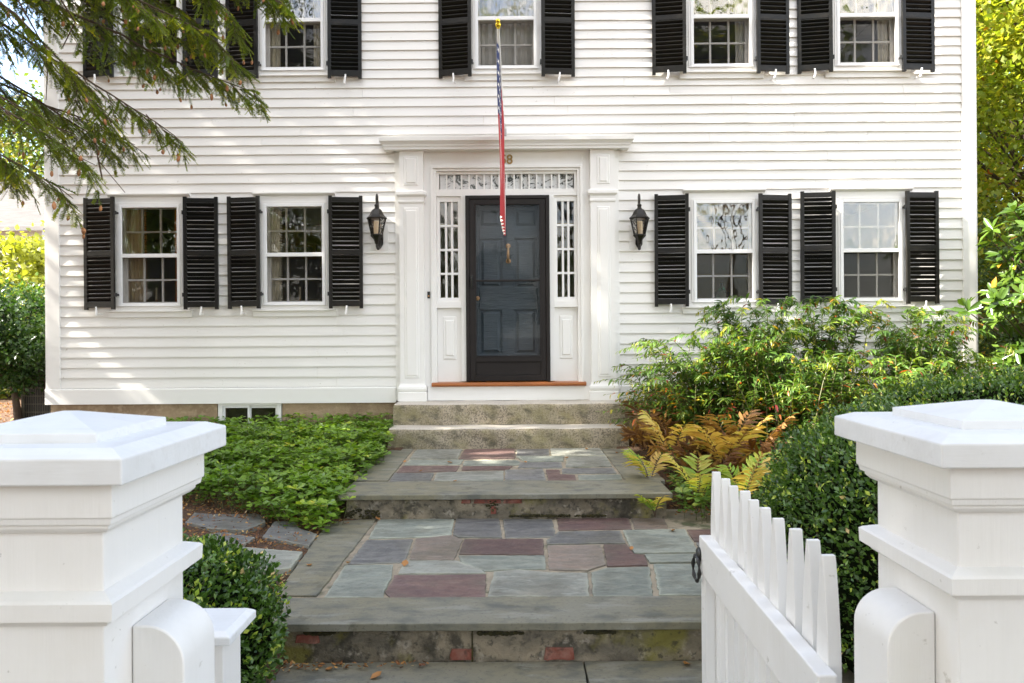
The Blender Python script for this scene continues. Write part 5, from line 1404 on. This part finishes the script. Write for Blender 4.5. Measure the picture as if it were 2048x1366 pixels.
tree('unseen_shade_tree', 'added unseen tree behind the viewer, its crown dimming the gateway', (3.2, -14.5, 0), 11, (.8, -12.6, 8.2), (5.2, 3.6, 2.3), 15000, .22, LM['oak'], 83, trunk=.26, nclump=120, cl=.6)  # added canopy, cuts the sky light on the gate posts
tree('street_evergreen', 'dark evergreen across the street seen only in the left window panes', (-12, -34, 0), 15, (-12, -34, 7.5), (5, 4, 7), 14000, .32, LM['dark'], 79, trunk=.3, nclump=110, cl=.9)
for i_, (x_, y_, s_) in enumerate(((-5.5, -30, .55), (-1, -31, .42), (3.5, -30, .45), (-20, -33, .8))):
    c_ = copy_tree(bpy.data.objects['street_evergreen']); c_.location = (x_, y_, 0); c_.scale = (s_, s_, s_); c_.rotation_euler = (0, 0, i_ * 1.7)
    c_['label'] = ['tall dark evergreen across the street left of the path axis', 'low dark evergreen across the street mirrored in the storm door', 'squat dark evergreen across the street right of the path axis', 'broad dark evergreen far down the street on the left'][i_]
tree('street_maple', 'golden autumn tree across the street seen only in the upper right panes', (13, -36, 0), 19, (13, -36, 15.5), (7, 5, 5.0), 15000, .36, LM['maple'], 80, trunk=.35, nclump=110, cl=1.0, tonebias=.4)

# ---- hemlock boughs over the top left corner
def hemlock():
    r = np.random.default_rng(5)
    bx_, by_ = -5.15, -D + 5.0; zb = gnd(bx_, by_)
    root = empty('hemlock_tree', (bx_, by_, zb), 'hemlock with drooping cone-hung boughs over the top left of the house front', 'tree')
    k = MB(); k.tube([(bx_, by_, zb - .1), (bx_ + .05, by_, 3), (bx_ - .05, by_ + .1, 6), (bx_, by_, 9.5)], [.26, .21, .16, .05], 12); k.build('trunk', M['bark'], root, smooth=True)
    limbs = [
     [(-330, -330, 5.1), (-100, -190, 5.2), (120, -120, 5.4), (330, -70, 5.6), (480, -45, 5.7), (575, 15, 5.8)],
     [(-330, -200, 5.0), (-60, -60, 5.2), (110, 10, 5.4), (250, 75, 5.6), (360, 130, 5.7), (440, 158, 5.75), (520, 196, 5.8)],
     [(-330, -150, 4.9), (-80, -10, 5.1), (70, 90, 5.2), (190, 170, 5.35), (290, 230, 5.45), (368, 288, 5.5)],
     [(-330, -20, 4.3), (-120, 120, 4.4), (-20, 200, 4.5), (70, 255, 4.6), (140, 300, 4.65), (190, 330, 4.7)],
     [(-330, 80, 4.2), (-150, 200, 4.3), (-60, 270, 4.4), (20, 320, 4.5), (85, 355, 4.55), (146, 397, 4.6)],
     [(-330, -420, 5.6), (-80, -260, 5.7), (100, -180, 5.9), (260, -110, 6.0), (380, -40, 6.1), (455, 20, 6.2), (480, 75, 6.2)],
     [(-330, -260, 5.3), (-60, -120, 5.5), (90, -40, 5.6), (200, 20, 5.7), (290, 60, 5.75), (400, 85, 5.8)],
     [(-330, 40, 5.6), (-120, 120, 5.7), (10, 170, 5.8), (110, 220, 5.9), (200, 250, 5.95), (270, 290, 6.0)],
     [(-330, -300, 5.2), (-60, -170, 5.3), (150, -60, 5.45), (300, 10, 5.55), (420, 70, 5.6), (480, 130, 5.6)],
     [(-330, -220, 4.7), (-110, -90, 4.8), (30, 30, 4.9), (110, 110, 4.95), (170, 190, 5.0), (230, 250, 5.0)],
     [(-330, -500, 5.3), (-40, -330, 5.4), (200, -190, 5.6), (400, -110, 5.8), (540, -50, 5.9), (560, 20, 5.9)],
     [(-330, -60, 5.2), (-150, 60, 5.3), (-40, 130, 5.4), (60, 190, 5.5), (150, 250, 5.5), (230, 300, 5.6)],
     [(-330, 100, 4.9), (-150, 220, 5.0), (-60, 290, 5.0), (10, 330, 5.0), (40, 370, 5.0)],
     [(-330, -340, 4.8), (-100, -230, 4.9), (60, -140, 5.0), (190, -60, 5.1), (260, 0, 5.15), (330, 45, 5.2)],
    ]
    limbs += [[(a + dx_ * (i_ > 0) * .5 * i_ / 3, b + dy_ * i_ / 4, d + dd_) for i_, (a, b, d) in enumerate(lm)] for lm, (dx_, dy_, dd_) in zip(limbs, [(-40, -60, .3), (-90, -50, -.25), (-60, -60, .3), (-50, -50, .25), (-40, -50, .3), (-70, -50, -.3), (-50, 50, .3), (-60, -50, -.3), (-70, -45, .3), (-50, 45, .25), (-60, -40, -.3), (-30, 30, .3), (-60, -60, .25), (-60, 60, .3)]) if lm in (limbs[0], limbs[3], limbs[5], limbs[6], limbs[8])]
    pp, tt, nn, ll, tn = [], [], [], [], []; cones = []
    kb = MB(); kt = MB()
    for li, lm in enumerate(limbs):
        pts = [pd(*q) for q in lm]; ft = []
        start = Vector((bx_, by_, pts[0].z - .1)); pts = [start] + pts
        # resample the limb
        for i in range(len(pts) - 1):
            m = max(1, int((pts[i + 1] - pts[i]).length / .07))
            for q in range(m): ft.append(pts[i].lerp(pts[i + 1], q / m) + Vector(r.normal(size=3)) * .006)
        ft.append(pts[-1]); nF = len(ft)
        kb.tube([tuple(q) for q in ft[::2] + [ft[-1]]], [0.022 * (1 - .93 * i / (nF / 2 + 1)) for i in range(len(ft[::2]) + 1)], 6)
        for i in range(int(nF * .22), nF - 1):
            tg = (ft[i + 1] - ft[i]).normalized(); rem = 1 - i / nF
            lat = tg.cross(Vector((0, 0, 1))).normalized()
            for s in ((1, -1) if i > nF * .80 else ((1,) if i % 2 else (-1,))):
                Ls = (.19 + .52 * rem) * r.uniform(.6, 1.1)
                d0 = (tg * .75 + lat * s * .75 + Vector((0, 0, -.26)) + Vector(r.normal(size=3)) * .15).normalized()
                sp = []; n2 = max(4, int(Ls / .05)); p = ft[i].copy(); d = d0.copy()
                for q in range(n2 + 1):
                    sp.append(p.copy()); d = (d + Vector((0, 0, -.055)) + tg * .03 + Vector(r.normal(size=3)) * .05).normalized(); p = p + d * (Ls / n2)
                kt.tube([tuple(q) for q in sp], [.0045 * (1 - .75 * q / n2) for q in range(n2 + 1)], 4, cap=False)
                t_br = np.clip(.36 + r.normal() * .12, 0, 1)
                for q in range(1, n2 + 1):
                    dt = (sp[q] - sp[q - 1]).normalized(); l2 = dt.cross(Vector((0, 0, 1))).normalized()
                    ends = [(-1), (1)] if q < n2 else [-1, 1, 0]
                    for e in ends:
                        if r.random() < .13: continue
                        Lt = (.065 + .13 * (1 - q / n2)) * r.uniform(.6, 1.25) if e else .09
                        td = (dt * .8 + l2 * e * .85 + Vector((0, 0, -.20)) + Vector(r.normal(size=3)) * .16).normalized()
                        a = sp[q]; b = a + td * Lt + Vector((0, 0, -Lt * .32)); kt.tube([tuple(a), tuple(b)], [.0018, .0009], 3, cap=False)
                        m = int(Lt / .0062); up_ = Vector((0, 0, 1)) + Vector(r.normal(size=3)) * .35
                        la = td.cross(up_).normalized(); tw = np.clip(t_br + r.normal() * .12, 0, 1)
                        for w in range(m):
                            f = (w + .5) / m; pw_ = a.lerp(b, f)
                            for s2 in (-1, 1):
                                pp.append(pw_[:]); tt.append((la * s2 + td * .55 + Vector((0, 0, .05)))[:]); nn.append(up_[:]); ll.append(.020 * r.uniform(.7, 1.2) * (1 - .35 * f)); tn.append(tw + .30 * f * f + r.normal() * .05)
                        if r.random() < .018: cones.append((b, Lt))
                        if e == 0 and r.random() < .22: cones.append((b, Lt))
    pp, tt, nn, ll, tn = A(pp), A(tt), A(nn), A(ll), A(tn)
    tt = tt + r.normal(size=tt.shape) * .18
    leaves('foliage', LM['hem'], root, [(pp, tt, nn, ll, np.full(len(ll), .0068), T_NEEDLE, np.clip(tn, 0, 1))], smooth=False)
    kb.build('limbs', M['twig'], root, smooth=True); kt.build('twigs', M['twig'], root, smooth=True)
    # bare dead twigs
    kd = MB()
    for pl in ([(0, 5, 4.9), (60, 60, 5), (95, 140, 5.1), (92, 200, 5.1)], [(30, -10, 5.0), (75, 70, 5.1), (130, 160, 5.2)], [(150, 200, 5.2), (190, 270, 5.2), (196, 320, 5.2), (250, 385, 5.2)], [(196, 315, 5.2), (205, 360, 5.2)], [(110, -20, 5.1), (150, 45, 5.2), (125, 95, 5.25)]):
        q = [pd(*a) for a in pl]; kd.tube([tuple(v) for v in q], [.007, .005, .004, .0025][:len(q)], 5)
    kd.build('dead_twigs', M['twig'], root, smooth=True)
    # cones: one shape, copied
    k = MB(); k.lathe([(.0015, .004), (.005, 0), (.0078, -.006), (.0088, -.012), (.0075, -.018), (.004, -.023), (.001, -.025)], 8, (0, 0, 0)); 
    c0 = None
    vis = [c for c in cones if c[0].x < 0 and abs(c[0].x) < 1024 / FPX * (c[0].y + D) and c[0].z < EYE + (668 + 20) / FPX * (c[0].y + D)]
    r.shuffle(vis) if False else None
    random.Random(2).shuffle(vis)
    for i, (p, L) in enumerate(vis[:100]):
        if c0 is None: c0 = k.build('cone', M['cone'], root, local=True, smooth=True); o = c0
        else: o = c0.copy(); COL.objects.link(o); o.parent = root
        o.location = p - WL[root.name]; s = random.uniform(1.0, 1.5); o.scale = (s, s, s * random.uniform(.9, 1.3)); o.rotation_euler = (random.uniform(-.3, .3), random.uniform(-.3, .3), random.uniform(0, 6))
    print('needles', len(pp), 'cones', len(cones), len(vis))
M['cone'] = surf('hemlock_cone', (.42, .19, .07), .6, [((90, 90, 90), .45, .6, (.24, .10, .04), .8)])
hemlock()

# ---- litter and fallen leaves
def litter(name, label, poly, n, seed, z=None, size=.022):
    r = np.random.default_rng(seed); poly = [(p[0], p[1]) for p in poly]; xs_ = [p[0] for p in poly]; ys_ = [p[1] for p in poly]
    P = np.stack([r.uniform(min(xs_), max(xs_), n * 4), r.uniform(min(ys_), max(ys_), n * 4)], 1); P = P[inpoly(P, poly)][:n]; m = len(P)
    Z = A([(gnd(a, b) if z is None else z) + .012 for a, b in P]) + r.uniform(0, .012, m)
    T = np.c_[r.normal(size=(m, 2)), r.normal(size=m) * .25]; N = np.c_[r.normal(size=(m, 2)) * .35, np.ones(m)]
    L = size * r.uniform(.5, 1.5, m)
    o = leaves(name, LM['litter'], None, [(np.c_[P, Z], T, N, L, L * r.uniform(.3, .8, m), T_CURL, r.random(m))], loc=(P[:, 0].mean(), P[:, 1].mean(), Z.mean()))
    tag(o, label, 'leaf litter', kind='stuff')
a = [ptz(*q, .2) for q in ((330, 960), (700, 1050), (650, 1050), (545, 1190), (400, 1150), (300, 1100))]
litter('leaf_litter', 'brown leaf litter between the stepping stones', [(p.x, p.y) for p in a], 2600, 91)
litter('leaf_litter', 'orange leaf litter on the ground by the air conditioner', [(-8.5, .2), (-5.5, .2), (-5.5, 3.5), (-8.5, 3.5)], 1500, 92, size=.045)
a = [ptz(*q, .01) for q in ((560, 1345), (560, 1328), (860, 1328), (860, 1336))]
litter('leaf_litter', 'reddish leaf litter along the foot of the lowest riser', [(p.x, p.y) for p in a], 90, 93, z=.0)
litter('leaf_litter', 'dry leaf litter under the ferns beside the granite steps', [(L2X1, Y2 - .1), (2.6, -2.8), (2.6, -.2), (1.3, -.2)], 900, 94, size=.04)
k = None
lf = [(617, 1030 + 98, L1), (1262, 1100, L1), (808, 1133, L1), (905, 925, L2), (1053, 925, L2), (700, 1124, L1), (1130, 915, L2), (838, 942, L2), (808, 925, L2), (1236, 905, L2), (906, 962, L2), (1380, 1327, .006), (740, 1358, .006), (650, 1338, .006), (1175, 898, L2), (760, 1040, L1), (1344, 1060, L1)]
fl0 = None
for i, (px, py, z) in enumerate(lf):
    p = ptz(px, py, z + .004)
    if fl0 is None:
        fl0 = leaves('fallen_leaf', LM['litter'], None, [(A([[0, 0, 0.]]), A([[1., 0, 0]]), A([[0, 0, 1.]]), A([.05]), A([.042]), T_CURL, A([.7]))], loc=(0, 0, 0)); o = fl0
    else: o = fl0.copy(); COL.objects.link(o)
    o.location = p; s = random.uniform(.7, 1.25); o.scale = (s, s, s); o.rotation_euler = (random.uniform(-.1, .1), random.uniform(-.1, .1), random.uniform(0, 6.3))
    tag(o, 'small curled brown fallen leaf lying on the stone path', 'fallen leaf', 'fallen leaves on the path')
